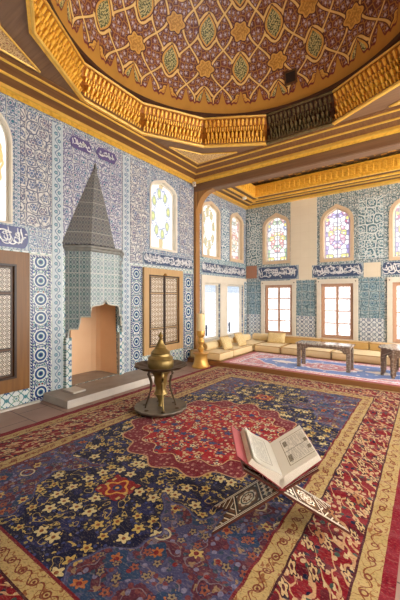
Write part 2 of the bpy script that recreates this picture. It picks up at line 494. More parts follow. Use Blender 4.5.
holed(bm, rect(0.5, YB + WT, 0.0, TOPZ), hl, L3, 0.0, -WT)
struct('wall_left', bm, M_up)
bm = bmesh.new()
holed(bm, rect(XL, 1.4, 0.0, TOPZ), [arch(*W[i]) for i in (5, 6, 7)] + [rect(*r) for r in LOWB], B3, 0.0, -WT)
struct('wall_back', bm, M_tealB)
bm = bmesh.new(); box(bm, XL, -1.98, 0.52, 0.74, 0.0, TOPZ)
struct('wall_front', bm, mat('tile_lilac_front', lambda: floral(pos()[0], pos()[2], 0.17, WHL, LIL, PUR, TEA, rgb(120, 120, 150), 0.5, 0.1, 0.26, LIL), TR))

bm = bmesh.new(); box(bm, -2.2, -1.98, -1.2, 0.519, 0.0, TOPZ); box(bm, -2.2, 1.7, -1.42, -1.2, 0.0, TOPZ); box(bm, -2.2, 1.4, -1.2, 0.519, ZC0, ZC0 + .1)
struct('wall_bay_added', bm, M_plaster)  # unseen bay behind the camera, added to keep daylight from the front
bm = bmesh.new()
holed(bm, rect(-1.42, YB, 0.0, TOPZ), [rect(1.9, 3.7, .42, 4.1), rect(4.2, 6.1, .42, 4.1), rect(6.86, 9.25, .42, 4.4), rect(.75, 1.5, .42, 4.1)], lambda u, v, d: (1.4 + d, u, v), 0.0, .3)  # last opening added to brighten the near floor
struct('wall_right', bm, M_plaster)  # unseen wall, added with openings so daylight comes from the side

# thin tile panels set on the walls
def slabL(u0, u1, v0, v1, m, d=0.008): return trim(bx(XL + 0.0005, XL + d, u0, u1, v0, v1), m)
def slabB(u0, u1, v0, v1, m, d=0.008): return trim(bx(u0, u1, YB - d, YB - 0.0005, v0, v1), m)
# upper field panels, main room
slabL(2.27, 2.74, 2.66, 4.36, M_upp)
slabL(2.17 + .02, 2.26, 2.66, 4.36, border_mat('border_lilac_one', 'L', 2.225, 0.075, WHL, LIL, TEA), 0.006)
slabL(2.75, 2.93, 0.03, 4.38, border_mat('border_white_vine', 'L', 2.84, 0.13, rgb(192, 202, 204), rgb(104, 122, 146), rgb(96, 140, 150)), 0.01)
slabL(4.19, 4.37, 0.03, 4.38, border_mat('border_white_vine_right', 'L', 4.28, 0.13, rgb(192, 202, 204), rgb(112, 120, 150), rgb(104, 140, 156)), 0.01)
slabL(4.38, 4.84, 2.3, 4.3, M_upp)
slabL(5.95, 6.47, 2.66, 4.3, M_upp)
slabL(2.94, 4.18, 2.46, 4.38, mat('tile_lilac_over_hood', m_panel('L', 0.15, rgb(200, 200, 204), rgb(110, 110, 140), LIL, TEA, rgb(128, 140, 150), PUR), TR), 0.004)
slabL(2.94, 4.18, 0.13, 2.46, M_low, 0.004) if False else None
# dado of white and green tiles on the lower wall
bm = bmesh.new()
holed(bm, rect(0.76, 6.48, 0.03, 2.28), [[(3.05, 0.121), (4.05, 0.121), (4.05, 1.55), (3.05, 1.55)]], L3, 0.0005, 0.0035)
trim(bm, M_low)
# tall vase panels
for k, (a, b, z0, z1) in enumerate([(2.40, 2.73, 0.03, 2.24), (4.38, 4.70, 0.03, 2.24), (6.07, 6.48, 0.03, 2.19)]):
    slabL(a, b, z0, z1, mat('vase_panel_%s' % 'abc'[k], vase_panel('L', a, b, z0, z1, rgb(38, 66, 120)), TR), 0.012)
# alcove left wall
slabL(7.86, 8.27, 2.66, 4.2, M_tealQ, 0.006)
bm = bmesh.new()
holed(bm, rect(6.83, 9.37, 0.12, 2.19), [rect(*r) for r in LOWL], L3, 0.0005, 0.03)
trim(bm, M_white)
slabL(9.19, 9.36, 0.3, 2.1, M_tealQ, 0.034)
slabL(6.78, 9.36, 2.2, 2.66, M_teal, 0.004)
# back wall fields
slabB(-1.50, -0.92, 2.6, 4.2, M_tealP)
slabB(-4.80, -4.34, 2.62, 4.3, M_tealP)
slabB(-3.345, -2.575, 2.10, 4.46, M_plaster, 0.012)
slabB(-1.37, -0.98, 2.12, 2.5, M_plaster, 0.012)
for a, b in ((-4.80, -4.32), (-3.15, -2.63), (-1.46, -0.90)):
    slabB(a, b, 0.12, 2.08, M_lowB, 0.008)
slabB(-4.82, -4.45, 2.2, 2.6, mat('brick_patch', rgb(170, 120, 95), 0.8), 0.012)

# ------------------------------------------------------------------ tile friezes with script
def stroke(bm, pts, wd, to3, d):
    n = len(pts)
    A = []; Bv = []; C = []; D = []
    for i, (u, v) in enumerate(pts):
        a = pts[max(i - 1, 0)]; b = pts[min(i + 1, n - 1)]
        tx, ty = b[0] - a[0], b[1] - a[1]; l = math.hypot(tx, ty) or 1
        k = wd * (0.35 + 0.65 * math.sin(PI * (i + 0.5) / n))
        nx, ny = -ty / l * k / 2, tx / l * k / 2
        A.append(bm.verts.new(to3(u + nx, v + ny, d))); Bv.append(bm.verts.new(to3(u - nx, v - ny, d)))
        C.append(bm.verts.new(to3(u + nx, v + ny, d + .003))); D.append(bm.verts.new(to3(u - nx, v - ny, d + .003)))
    for i in range(n - 1):
        bm.faces.new((C[i], C[i + 1], D[i + 1], D[i])); bm.faces.new((A[i], A[i + 1], C[i + 1], C[i]))
        bm.faces.new((D[i], D[i + 1], Bv[i + 1], Bv[i]))
def script_strokes(u0, u1, v0, v1, to3, d, seed, wd):
    """flowing script: tall uprights, bowls, long swashes and dots"""
    R = random.Random(seed); bm = bmesh.new(); h = v1 - v0
    u = u0
    while u < u1 - h * 0.2:
        k = R.random()
        if k < 0.45:
            s = R.uniform(-.06, .06) * h; top = v0 + h * R.uniform(.78, 1.0); bot = v0 + h * R.uniform(.15, .4)
            stroke(bm, [(u + s * (1 - t / 5) + h * .05 * math.sin(t), bot + (top - bot) * t / 5) for t in range(6)], wd, to3, d)
            u += h * R.uniform(.12, .2)
        elif k < 0.8:
            r = h * R.uniform(.16, .26); cy = v0 + h * R.uniform(.25, .6)
            stroke(bm, [(u + r + r * math.cos(PI * (.9 + 1.25 * t / 9)), cy + r * .8 * math.sin(PI * (.9 + 1.25 * t / 9))) for t in range(10)], wd, to3, d)
            if R.random() < .6:
                stroke(bm, [(u + r + r * .4 * math.cos(2 * PI * t / 8), cy + h * .25 + r * .4 * math.sin(2 * PI * t / 8)) for t in range(9)], wd * .7, to3, d)
            u += r * R.uniform(.9, 1.5)
        else:
            l = min(h * R.uniform(.5, .9), u1 - u); cy = v0 + h * R.uniform(.12, .75)
            stroke(bm, [(u + l * t / 7, cy + h * .13 * math.sin(PI * t / 7) * R.choice((1, 1))) for t in range(8)], wd, to3, d)
            u += l * .35
        if R.random() < .5:
            cu, cv = u, v0 + h * R.uniform(.05, .95)
            stroke(bm, [(cu, cv), (cu + wd, cv + wd * .5), (cu + wd * 2, cv)], wd * 1.2, to3, d)
    return bm
M_navy = mat('navy_glaze', lambda: mix(rgb(28, 34, 96), rgb(38, 48, 118), noise(pos()[0] + pos()[1], pos()[2], 9)), 0.2)
M_navg = mat('slate_blue_glaze', lambda: mix(rgb(62, 72, 104), rgb(82, 98, 122), noise(pos()[0] + pos()[1], pos()[2], 14)), 0.2)
M_ink = mat('white_script_glaze', rgb(226, 226, 226), 0.25)
M_edge = mat('frieze_edge_tile', lambda: mix(rgb(176, 186, 190), rgb(120, 140, 156), gt(sin((pos()[0] + pos()[1]) * 120.0), 0.2)), 0.25)
def frieze(label, wall, u0, u1, v0, v1, seed, ground, wd, group=None, dense=True):
    to3 = L3 if wall == 'L' else B3
    root = thing('calligraphy_frieze', label, 'tile frieze')
    h = v1 - v0; e = h * .05
    bm = bmesh.new(); prism(bm, rect(u0, u1, v0, v1), to3, 0.0045, 0.014); link('border', bm, M_edge, root)
    r = (h - 2 * e) / 2; uc0, uc1 = u0 + e + r * .5, u1 - e - r * .5; vc = (v0 + v1) / 2
    cap = [(uc1 + r * .5 * math.sin(PI * t / 8), vc - r * math.cos(PI * t / 8)) for t in range(9)]
    cap += [(uc0 - r * .5 * math.sin(PI * t / 8), vc + r * math.cos(PI * t / 8)) for t in range(9)]
    bm = bmesh.new(); prism(bm, cap, to3, 0.0142, 0.02); link('ground_tile', bm, ground, root)
    link('lettering', script_strokes(u0 + e * 1.6, u1 - e * 1.6, v0 + e * 1.5, v1 - e * 1.3, to3, 0.0205, seed, wd * .8), M_ink, root)
    if dense: link('lettering', script_strokes(u0 + e * 1.9, u1 - e * 1.6, v0 + e * 1.5, v1 - e * 2.0, to3, 0.0215, seed + 50, wd * .6), M_ink, root)
    return root
frieze('navy tile frieze with large white script above the gilt cabinet at left', 'L', 1.1, 2.39, 2.29, 2.63, 3, M_navy, 0.022, None, True)
frieze('white script frieze above the double leaf cabinet right of the fireplace', 'L', 4.73, 6.47, 2.29, 2.55, 5, M_navg, 0.024)
frieze('script frieze above the paired white windows on the alcove side wall', 'L', 6.84, 9.3, 2.24, 2.54, 8, M_navg, 0.026)
frieze('script frieze above the leftmost wooden window of the back wall', 'B', -4.42, -3.1, 2.13, 2.55, 13, M_navg, 0.032)
frieze('script frieze above the middle wooden window of the back wall', 'B', -2.71, -1.38, 2.15, 2.51, 21, M_navg, 0.032)
frieze('script frieze cut by right edge, above the rightmost wooden window', 'B', -0.96, 0.3, 2.15, 2.5, 34, M_navg, 0.032)
def cartouche(label, u0, u1, v0, v1, seed):
    root = thing('script_cartouche', label, 'tile plaque')
    h = v1 - v0
    P = [(u0 + h * .3, v0), (u1 - h * .3, v0), (u1 - h * .15, v0 + h * .2), (u1, (v0 + v1) / 2), (u1 - h * .15, v1 - h * .2), (u1 - h * .3, v1),
         (u0 + h * .3, v1), (u0 + h * .15, v1 - h * .2), (u0, (v0 + v1) / 2), (u0 + h * .15, v0 + h * .2)]
    bm = bmesh.new(); prism(bm, P, L3, 0.0045, 0.012); link('ground_tile', bm, mat('purple_glaze', rgb(98, 88, 128), 0.25), root)
    link('lettering', script_strokes(u0 + h * .3, u1 - h * .3, v0 + h * .15, v1 - h * .15, L3, 0.0125, seed, 0.018), M_ink, root)
cartouche('left of the two purple script cartouches above the hood tip', 3.05, 3.48, 4.11, 4.31, 4)
cartouche('right of the two purple script cartouches above the hood tip', 3.57, 4.03, 4.11, 4.31, 6)

# ------------------------------------------------------------------ windows
WW = (1.2, 1.2, 1.2)      # clear panes, blown out by the daylight
def wreath(ax, uc, v0, v1, hw, cols):
    """clear glass with an oval garland of roundels"""
    def f():
        u, v = axes(ax)
        x = u - uc; vc = v0 + (v1 - v0) * .53; y = v - vc
        a = hw * .66; b = (v1 - v0) * .31
        r = hyp(x / a, y / b); t = at2(y / b, x / a)
        c = WW
        ring = ab(r - 0.92)
        c = mix(c, mix(WW, cols[0], .35), lt(ring, .20 + .05 * cos(t * 16.0)))
        c = mix(c, cols[0], lt(ab(ring - .20 - .05 * cos(t * 16.0)), .045))
        k = fr(t * (8 / (2 * PI)) + .25) - .5
        cd = hyp(k * (2 * PI / 8), r - .92)
        c = mix(c, cols[0], lt(cd, 0.27)); c = mix(c, cols[1], lt(cd, 0.21)); c = mix(c, cols[2], lt(cd, 0.09))
        # finials above and below
        fy = ab(y) / b - 1.22
        c = mix(c, cols[3], lt(ab(x) / a, 0.28 - 0.3 * ab(fy - 0.1)) * rng(ab(y) / b, 1.15, 1.75))
        c = mix(c, rgb(150, 140, 110), lt(ab(ab(v - vc) - (v1 - v0) * .2), 0.006) * gt(ab(x), a * 1.25))
        return c
    return f
def stained(ax, uc, v0, v1, hw, cols, lead):
    def f():
        u, v = axes(ax)
        x = ab(u - uc) / hw; y = (v - v0) / hw
        d, rx, ry, c1, c2 = voro(x * 3.2, y * 3.0, 0.75)
        e = voro(x * 3.2, y * 3.0, 0.75, 'DISTANCE_TO_EDGE')
        c = mix(WW, cols[0], gt(c1, 0.55)); c = mix(c, cols[1], gt(c1, 0.72)); c = mix(c, cols[2], gt(c2, 0.72)); c = mix(c, cols[3], gt(c2, 0.88))
        c = mix(c, WW, lt(d, 0.2))
        c = mix(c, lead, lt(e, 0.085))
        c = mix(c, cols[2], gt(x, 0.80)*lt(x,.86)); c = mix(c, lead, lt(ab(x - 0.8), 0.04)); c = mix(c, lead, lt(x, 0.04))
        c = mix(c, lead, lt(ab(fr(y / 0.62) - 0.5), 0.04))
        return c
    return f
GW = rgb(214, 190, 110)
def arched_window(n, wall, spec, pane_m, frame_m, fw):
    to3 = L3 if wall == 'L' else B3
    u0, u1, v0, vs, va = spec
    root = sroot('window_%d' % n)
    bm = bmesh.new()
    inner = arch(u0 + fw, u1 - fw, v0 + fw, vs, va - fw * 1.3)
    holed(bm, arch(u0 + .001, u1 - .001, v0 + .001, vs, va - .002), [inner], to3, 0.012, -0.16); link('frame', bm, frame_m, root)
    bm = bmesh.new(); prism(bm, arch(u0 + fw - .01, u1 - fw + .01, v0 + fw - .01, vs, va - fw * 1.3 + .01), to3, -0.10, -0.12); link('pane', bm, pane_m, root)
    # plaster tracery: rim and cross bars
    bm = bmesh.new()
    ring = arch(u0 + fw + .0, u1 - fw, v0 + fw, vs, va - fw * 1.3); ring2 = arch(u0 + fw + .025, u1 - fw - .025, v0 + fw + .025, vs, va - fw * 1.3 - .03)
    holed(bm, ring, [ring2], to3, -0.075, -0.099); link('tracery_rim', bm, mat('pale_tracery', rgb(222, 214, 196), 0.7), root)
    return root
YG = rgb(226, 216, 120); PB = rgb(176, 190, 214); GY = rgb(190, 205, 120)
arched_window(1, 'L', W[1], glow('glass_wreath_left', wreath('L', 1.69, 2.64, 4.3, .50, [rgb(206, 160, 40), rgb(222, 180, 66), rgb(250, 240, 200), GW]), GLASS), M_white, 0.025)
arched_window(2, 'L', W[2], glow('glass_wreath_green', wreath('L', 5.39, 2.64, 4.24, .42, [rgb(84, 112, 164), rgb(150, 166, 60), rgb(216, 216, 120), rgb(176, 150, 76)]), GLASS), M_white, 0.05)
arched_window(3, 'L', W[3], glow('glass_wreath_gold', wreath('L', 7.325, 2.66, 4.24, .42, [rgb(136, 122, 60), rgb(170, 150, 66), rgb(130, 140, 130), rgb(160, 136, 70)]), GLASS), M_warm, 0.07)
arched_window(4, 'L', W[4], glow('glass_red_green', stained('L', 8.765, 2.68, 4.24, .36, [rgb(214, 70, 60), rgb(120, 190, 170), rgb(236, 210, 150), rgb(190, 50, 50)], rgb(150, 110, 90)), GLASS * .8), M_warm, 0.10)
ST = [rgb(244, 226, 96), rgb(166, 214, 150), rgb(236, 150, 150), rgb(130, 165, 225)]
ST2 = [rgb(246, 236, 120), rgb(176, 160, 230), rgb(236, 170, 196), rgb(190, 60, 130)]
arched_window(5, 'B', W[5], glow('glass_pastel_yellow', stained('B', -3.805, 2.62, 4.2, .38, ST, rgb(96, 100, 120)), GLASS), M_warm, 0.085)
arched_window(6, 'B', W[6], glow('glass_pastel_violet', stained('B', -2.05, 2.58, 4.18, .38, ST2, rgb(86, 88, 130)), GLASS), M_warm, 0.085)
arched_window(7, 'B', W[7], glow('glass_pastel_edge', stained('B', -0.36, 2.52, 4.18, .38, [ST[0], ST2[1], ST[1], ST2[3]], rgb(80, 90, 130)), GLASS), M_warm, 0.085)
def lattice_glass():
    u, v = axes('B')
    n = floral(u, v, 0.13, (2.6, 2.6, 2.6), rgb(176, 168, 178), rgb(226, 220, 226), (2.6, 2.6, 2.6), None, 0.3, 0.11)
    return n
M_lat = glow('glass_over_lattice', lattice_glass, GLASS)
def wood_window(n, spec):
    u0, u1, v0, v1 = spec
    root = sroot('window_%d' % n)
    bm = bmesh.new()
    holed(bm, rect(u0 - .115, u1 + .115, v0 - .03, v1 + .13), [rect(u0, u1, v0, v1)], B3, 0.0085, 0.04)
    link('marble_surround', bm, M_white, root)
    for q in (u0 - .06, u1 + .06):
        bm = bmesh.new(); tube(bm, [B3(q, v1 + .06, .04), B3(q, v1 + .06, .055)], .016, 10); link('iron_boss', bm, mat('old_iron', rgb(90, 80, 72), .5, .6), root)
    bm = bmesh.new(); holed(bm, rect(u0, u1, v0, v1), [rect(u0 + .06, u1 - .06, v0 + .06, v1 - .06)], B3, -0.02, -0.14); link('frame', bm, M_sash, root)
    uc = (u0 + u1) / 2
    for a, b in ((u0 + .06, uc - .002), (uc + .002, u1 - .06)):
        holes = []; f = .03; hh = (v1 - v0 - .12 - f * 5) / 4
        for i in range(4): holes.append(rect(a + f, b - f, v0 + .06 + f + i * (hh + f), v0 + .06 + f + i * (hh + f) + hh))
        bm = bmesh.new(); holed(bm, rect(a, b, v0 + .06, v1 - .06), holes, B3, -0.05, -0.09); leaf = link('sash', bm, M_sash, root)
        bm = bmesh.new(); prism(bm, rect(a + .01, b - .01, v0 + .07, v1 - .07), B3, -0.066, -0.074); link('pane', bm, M_lat, leaf)
    return root
for i, s in enumerate(LOWB): wood_window(8 + i, s)
def blind_glass():
    u, v = axes('L')
    c = mix((1.0, 1.06, 1.14), rgb(196, 206, 226), lt(ab(fr(v / 0.105) - 0.5), 0.16))
    t = floral(u, v, .12, rgb(196, 212, 226), rgb(112, 146, 184), rgb(130, 165, 196), (1, 1, 1), None, .5, .12)
    c = mix(c, t, gt(v + noise(u, v, 9, 2) * .14, 1.80))
    c = mix(c, t, mx(rng(u, 6.97, 7.13), rng(u, 8.14, 8.30)))
    return c
M_bl = glow('glass_behind_blind', blind_glass, GLASS * .95)
for i, (u0, u1, v0, v1) in enumerate(LOWL):
    root = sroot('window_%d' % (11 + i))
    bm = bmesh.new(); holed(bm, rect(u0, u1, v0, v1), [rect(u0 + .05, u1 - .05, v0 + .05, v1 - .05)], L3, -0.05, -0.2); link('frame', bm, M_white, root)
    bm = bmesh.new(); prism(bm, rect(u0 + .04, u1 - .04, v0 + .04, v1 - .04), L3, -0.12, -0.13); link('pane', bm, M_bl, root)
    uh = u0 + (u1 - u0) * .32
    bm = bmesh.new(); tube(bm, [L3(uh, v0 + .1, -.1), L3(uh, v0 + .4, -.1)], .022, 8); box(bm, XL - .12, XL - .09, uh - .05, uh + .05, v0 + .3, v0 + .33)
    link('latch_bar', bm, mat('dark_blue_iron', rgb(52, 56, 74), .5, .5), root)

# ------------------------------------------------------------------ cornices, beam, post
def sweep_rect(x0, x1, y0, y1, prof):
    """closed mitred strip: prof = list of (inset, z) going round"""
    bm = bmesh.new(); rings = []
    for d, z in prof: rings.append([bm.verts.new(p) for p in ((x0 + d, y0 + d, z), (x1 - d, y0 + d, z), (x1 - d, y1 - d, z), (x0 + d, y1 - d, z))])
    n = len(rings)
    for k in range(n):
        a, b = rings[k], rings[(k + 1) % n]
        for i in range(4): bm.faces.new((a[i], a[(i + 1) % 4], b[(i + 1) % 4], b[i]))
    bmesh.ops.recalc_face_normals(bm, faces=bm.faces[:])
    return bm
RX0, RX1, RY0, RY1 = XL, 0.90, 0.76, 6.51
ZC = 4.70; CI = 0.43
def lerp(t): return (CI * t, HT + (ZC - HT) * t)
def strip(t0, t1, out, back=0.12):
    (d0, z0), (d1, z1) = lerp(t0), lerp(t1)
    nx, nz = (ZC - HT), -CI; l = math.hypot(nx, nz); nx, nz = nx / l * out, nz / l * out
    return [(d0 + nx, z0 + nz), (d1 + nx, z1 + nz), (d1, z1 + back), (d0 + .001, z0 + back)]
for t0, t1, out, m in ((0.0, 0.17, 0.04, M_gold), (0.17, 0.21, 0.05, M_goldl), (0.21, 0.53, 0.0, M_plankY), (0.53, 0.57, 0.03, M_goldl),
                       (0.57, 0.86, 0.008, M_plankY), (0.86, 0.90, 0.03, M_goldl), (0.90, 1.0, 0.012, M_plankY)):
    trim(sweep_rect(RX0 + .001, RX1, RY0, RY1, strip(t0, t1, out)), m)
# flat ceiling with the twelve-sided opening
CX, CY, AP = -2.01, 3.64, 2.42
CR = AP / math.cos(PI / 12)
gon = [(CX + CR * math.cos(PI / 12 + k * PI / 6), CY + CR * math.sin(PI / 12 + k * PI / 6)) for k in range(12)]
bm = bmesh.new(); holed(bm, rect(RX0 - .1, 1.4, 0.52, 6.49), [gon], F3, ZC + .001, ZC + .08)
struct('ceiling', bm, M_plankX)
# painted triangles in the four corners
ix0, ix1, iy0, iy1 = RX0 + CI + .03, RX1 - CI - .03, RY0 + CI + .03, RY1 - CI - .03
for sx, sy in ((-1, -1), (-1, 1), (1, 1), (1, -1)):
    cx = ix0 + .05 if sx < 0 else ix1 - .05; cy = iy0 + .05 if sy < 0 else iy1 - .05
    P = [(cx, cy), (cx - sx * 1.02, cy), (cx - sx * .36, cy - sy * .36), (cx, cy - sy * 1.02)]
    if sx > 0: P = [(cx, cy), (cx - sx * .9, cy), (cx - sx * .3, cy - sy * .3), (cx, cy - sy * .9)]
    bm = bmesh.new(); prism(bm, P, F3, ZC - .012, ZC); trim(bm, M_corner)
    bm = bmesh.new()
    for i in range(4):
        a, b = P[i], P[(i + 1) % 4]
        tube(bm, [(a[0], a[1], ZC - .012), (b[0], b[1], ZC - .012)], .014, 6)
    trim(bm, M_goldl)
# carved ring (twelve segments), one segment unrestored
def seg_frame(k):
    a, b = Vector((*gon[k], 0)), Vector((*gon[(k + 1) % 12], 0))
    t = (b - a).normalized(); n = Vector((-t.y, t.x, 0))      # towards the centre
    return a, b, t, n
ZB, ZT = ZC - 0.02, 5.27
DARK = 2
for dark in (False, True):
    bm = bmesh.new(); bt = bmesh.new()
    for k in range(12):
        if (k == DARK) != dark: continue
        a, b, t, n = seg_frame(k); Ls = (b - a).length
        def P(s, d, z): return (a + t * s - n * d * -1.0 * 1.0) if False else Vector((*(a + t * s + n * d).xy, z))
        pr = [(0.0, ZB), (0.035, ZB), (0.035, ZB + .05), (-.02, ZB + .09), (-.035, ZB + .3), (-.0, ZB + .33), (-.0, ZB + .42), (.03, ZB + .5), (.05, ZT), (-.2, ZT), (-.2, ZC + .085), (-.001, ZC + .085)]
        half = math.tan(PI / 12)
        rows = [[bm.verts.new(P(d * half, d, z)), bm.verts.new(P(Ls - d * half, d, z))] for d, z in pr]
        for i in range(len(rows)):
            p, q = rows[i], rows[(i + 1) % len(rows)]
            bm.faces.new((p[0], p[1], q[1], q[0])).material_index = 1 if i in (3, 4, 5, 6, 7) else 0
        bm.faces.new([r[0] for r in rows]); bm.faces.new([r[1] for r in rows])
        # carved niches: two tiers of little pointed blocks
        for ti, (z0, z1, cnt, dep) in enumerate(((ZB + .08, ZB + .19, 22, .05), (ZB + .18, ZB + .31, 15, .075), (ZB + .32, ZB + .42, 26, .045), (ZB + .42, ZT - .03, 15, .075))):
            for j in range(cnt):
                if ti in (1, 2) and j == cnt - 1: continue
                jo = j + (.5 if ti in (1, 2) else 0)
                s0 = .03 + (Ls - .06) * (jo + .16) / cnt; s1 = .03 + (Ls - .06) * (jo + .84) / cnt; sm = (s0 + s1) / 2
                zz = z0 + (z1 - z0) * .62
                base = [P(s0, -.02, z0), P(s1, -.02, z0), P(s1, -.02, zz), P(sm, -.02, z1), P(s0, -.02, zz)]
                top = [P(s0 * .5 + sm * .5, dep * .3, z0 + .008), P(s1 * .5 + sm * .5, dep * .3, z0 + .008), P(s1 * .65 + sm * .35, dep, zz), P(sm, dep * .7, z1 - .012), P(s0 * .65 + sm * .35, dep, zz)]
                A = [bm.verts.new(p) for p in base]; Bq = [bm.verts.new(p) for p in top]
                bm.faces.new(Bq)
                for i in range(5): bm.faces.new((A[i], A[(i + 1) % 5], Bq[(i + 1) % 5], Bq[i]))
        for z, r in ((ZB + .015, .024), (ZT - .012, .02)):
            dd = .05 if z < ZB + .1 else .06
            tube(bt, [P(dd * half, dd, z), P(Ls - dd * half, dd, z)], r, 6)
    bmesh.ops.recalc_face_normals(bm, faces=bm.faces[:])
    trim(bm, [M_unrest if dark else M_gold, M_brown if dark else mat('gilding_gap_shade', m_gold(rgb(176, 108, 26), rgb(110, 62, 14)), .45, .2, bd=.008)]); trim(bt, M_unrest if dark else M_goldl)  # recess faces coloured darker to stand for shade between the carvings
# dome
DR, DZ = 2.42, 5.30
bm = bmesh.new()
box_ = None
lathe_prof = [(2.62, -0.03), (2.36, -0.03), (2.36, 0.03), (2.62, 0.03)]
rg = []
for r, z in lathe_prof: rg.append([bm.verts.new((CX + r * math.cos(2 * PI * i / 72), CY + r * math.sin(2 * PI * i / 72), DZ + z)) for i in range(72)])
for k in range(4):
    for i in range(72): bm.faces.new((rg[k][i], rg[k][(i + 1) % 72], rg[(k + 1) % 4][(i + 1) % 72], rg[(k + 1) % 4][i]))
trim(bm, M_brown)
bm = bmesh.new(); rows = []
NE = 28
for j in range(NE + 1):
    el = (PI / 2) * j / NE * .995
    rows.append([bm.verts.new((DR * math.cos(el) * math.cos(2 * PI * i / 96), DR * math.cos(el) * math.sin(2 * PI * i / 96), DR * math.sin(el))) for i in range(96)])
for a, b in zip(rows, rows[1:]):
    for i in range(96): bm.faces.new((a[i], b[i], b[(i + 1) % 96], a[(i + 1) % 96]))
bm.faces.new(rows[-1])
dm = struct('ceiling_dome', bm, M_dome, None, True); dm.location = (CX, CY, DZ + .03)
# dark little hatch in the dome
el, az = math.radians(11.5), math.radians(93.0)
cpt = Vector((math.cos(el) * math.cos(az), math.cos(el) * math.sin(az), math.sin(el)))
hb = thing('dome_hatch', 'small dark square hatch low in the painted dome', 'hatch', (CX + cpt.x * (DR - .02), CY + cpt.y * (DR - .02), DZ + .03 + cpt.z * (DR - .02)), az + PI / 2)
Mh = Matrix.Rotation(-el, 4, 'X')
bm = bmesh.new(); box(bm, -.1, .1, -.015, .012, -.1, .1, M=Mh)
link('cover', bm, mat('hatch_black', rgb(40, 26, 18), .7), hb)
bm = bmesh.new()
for s in (-1, 1):
    box(bm, s * .105 - .014, s * .105 + .014, -.01, .03, -.118, .118, M=Mh); box(bm, -.09, .09, -.01, .03, s * .105 - .014, s * .105 + .014, M=Mh)
link('rim', bm, mat('hatch_rim', rgb(96, 58, 28), .6), hb)

# beam at the mouth of the alcove and its post
bm = bmesh.new(); box(bm, XL + .001, 1.4, 6.512, 6.76, 4.26, 4.62, 0.01)
trim(bm, M_plankX)
bm = bmesh.new(); box(bm, XL + .06, 1.4, 6.49, 6.511, 4.485, 4.53); trim(bm, M_goldl)
bm = bmesh.new(); box(bm, XL + .06, 1.4, 6.495, 6.511, 4.27, 4.30); trim(bm, M_plankX)
bm = bmesh.new(); box(bm, XL + .012, XL + .085, 6.50, 6.66, 0.0, 4.259, 0.008)
trim(bm, M_post)
bm = bmesh.new()
P = [(XL + .086, 4.258), (XL + .086, 3.72)] + [(XL + .086 + .50 * math.sin(PI / 2 * t / 8) ** 1.0 * 1.0 - .0, 3.72 + .538 * (1 - math.cos(PI / 2 * t / 8))) for t in range(1, 9)]
P = [(XL + .086, 4.258)] + [(XL + .086 + .46 * (1 - math.cos(PI / 2 * t / 10)), 3.74 + .50 * math.sin(PI / 2 * t / 10)) for t in range(11)] + [(XL + .56, 4.258)]
prism(bm, P, lambda u, v, d: (u, d, v), 6.52, 6.72); trim(bm, M_post)

# alcove ceiling: flat soffit round a recess
AX0, AX1, AY0, AY1 = -4.05, 1.0, 7.1, 8.40
bm = bmesh.new(); holed(bm, rect(XL + .001, 1.4, 6.765, YB), [rect(AX0, AX1, AY0, AY1)], F3, 4.50, 4.58)
struct('ceiling_alcove', bm, mat('soffit_dark_plank', m_wood(rgb(122, 82, 48), rgb(74, 46, 26), 0), .5, bd=.004))
def sweep_in(x0, x1, y0, y1, prof): return sweep_rect(x0, x1, y0, y1, prof)
for d0, d1, z0, m in ((0.0, 0.13, 4.455, M_gold), (0.13, 0.17, 4.44, M_goldl), (0.33, 0.38, 4.48, M_goldl), (0.52, 0.60, 4.472, M_gold), (0.76, 0.80, 4.475, M_goldl)):
    trim(sweep_rect(XL + .001, 1.6, 6.0, YB - .001, [(d0, z0), (d1, z0 + .006), (d1, 4.4995), (d0, 4.4995)]) if False else
         (lambda b: b)(bx(XL + .001 + d0, XL + .001 + d1, 6.8, YB - d0, z0, 4.4995)), m)
    trim(bx(XL + .001 + d1, 1.4, YB - .001 - d1 * 1.18, YB - .001 - d0 * 1.18, z0, 4.4995), m)
# dentil band and painted recess
bm = bmesh.new()
holed(bm, rect(AX0 - .04, AX1 + .04, AY0 - .04, AY1 + .04), [rect(AX0 + .01, AX1 - .01, AY0 + .01, AY1 - .01)], F3, 4.47, 4.80)
n = int((AX1 - AX0) / .13)
for i in range(n):
    x = AX0 + (AX1 - AX0) * (i + .5) / n
    box(bm, x - .04, x + .04, AY1 - .03, AY1 + .02, 4.55, 4.72, .01); box(bm, x - .04, x + .04, AY0 - .02, AY0 + .03, 4.55, 4.72, .01)
n = int((AY1 - AY0) / .13)
for i in range(n):
    y = AY0 + (AY1 - AY0) * (i + .5) / n
    box(bm, AX0 - .02, AX0 + .03, y - .04, y + .04, 4.55, 4.72, .01)
trim(bm, M_gold)
trim(bx(AX0 - .06, AX1 + .06, AY0 - .06, AY1 + .06, 4.84, 4.9), M_rec)
trim(bx(XL - .1, 1.4, 6.765, YB + .1, 5.0, 5.06), M_plankX)
# small fittings
sb = thing('motion_sensor', 'small white box on the cornice corner above the post', 'sensor', (XL + .10, 6.40, 4.36))
link('casing', bx(-.035, .035, -.03, .03, 0, .11, bev=.01), mat('white_plastic', rgb(236, 230, 220), .4), sb)
bm = bmesh.new(); tube(bm, [(.03, -.031, .03), (.03, -.036, .03)], .012, 10); link('lens', bm, mat('grey_lens', rgb(140, 140, 140), .3), sb)
sp = thing('ceiling_lamp', 'small white round fitting under the alcove soffit corner', 'lamp', (-4.28, 8.2, 4.4))
bm = bmesh.new(); lathe(bm, [(.03, 0), (.06, .01), (.065, .05), (.04, .085), (.03, .1)], 20); link('casing', bm, mat('white_plastic', rgb(236, 230, 220), .4), sp, True)

# baseboard of stone under the tiles
bm = bmesh.new(); box(bm, XL + .013, XL + .05, 0.76, 2.54, 0, .03); struct('baseboard_left', bm, M_marble)

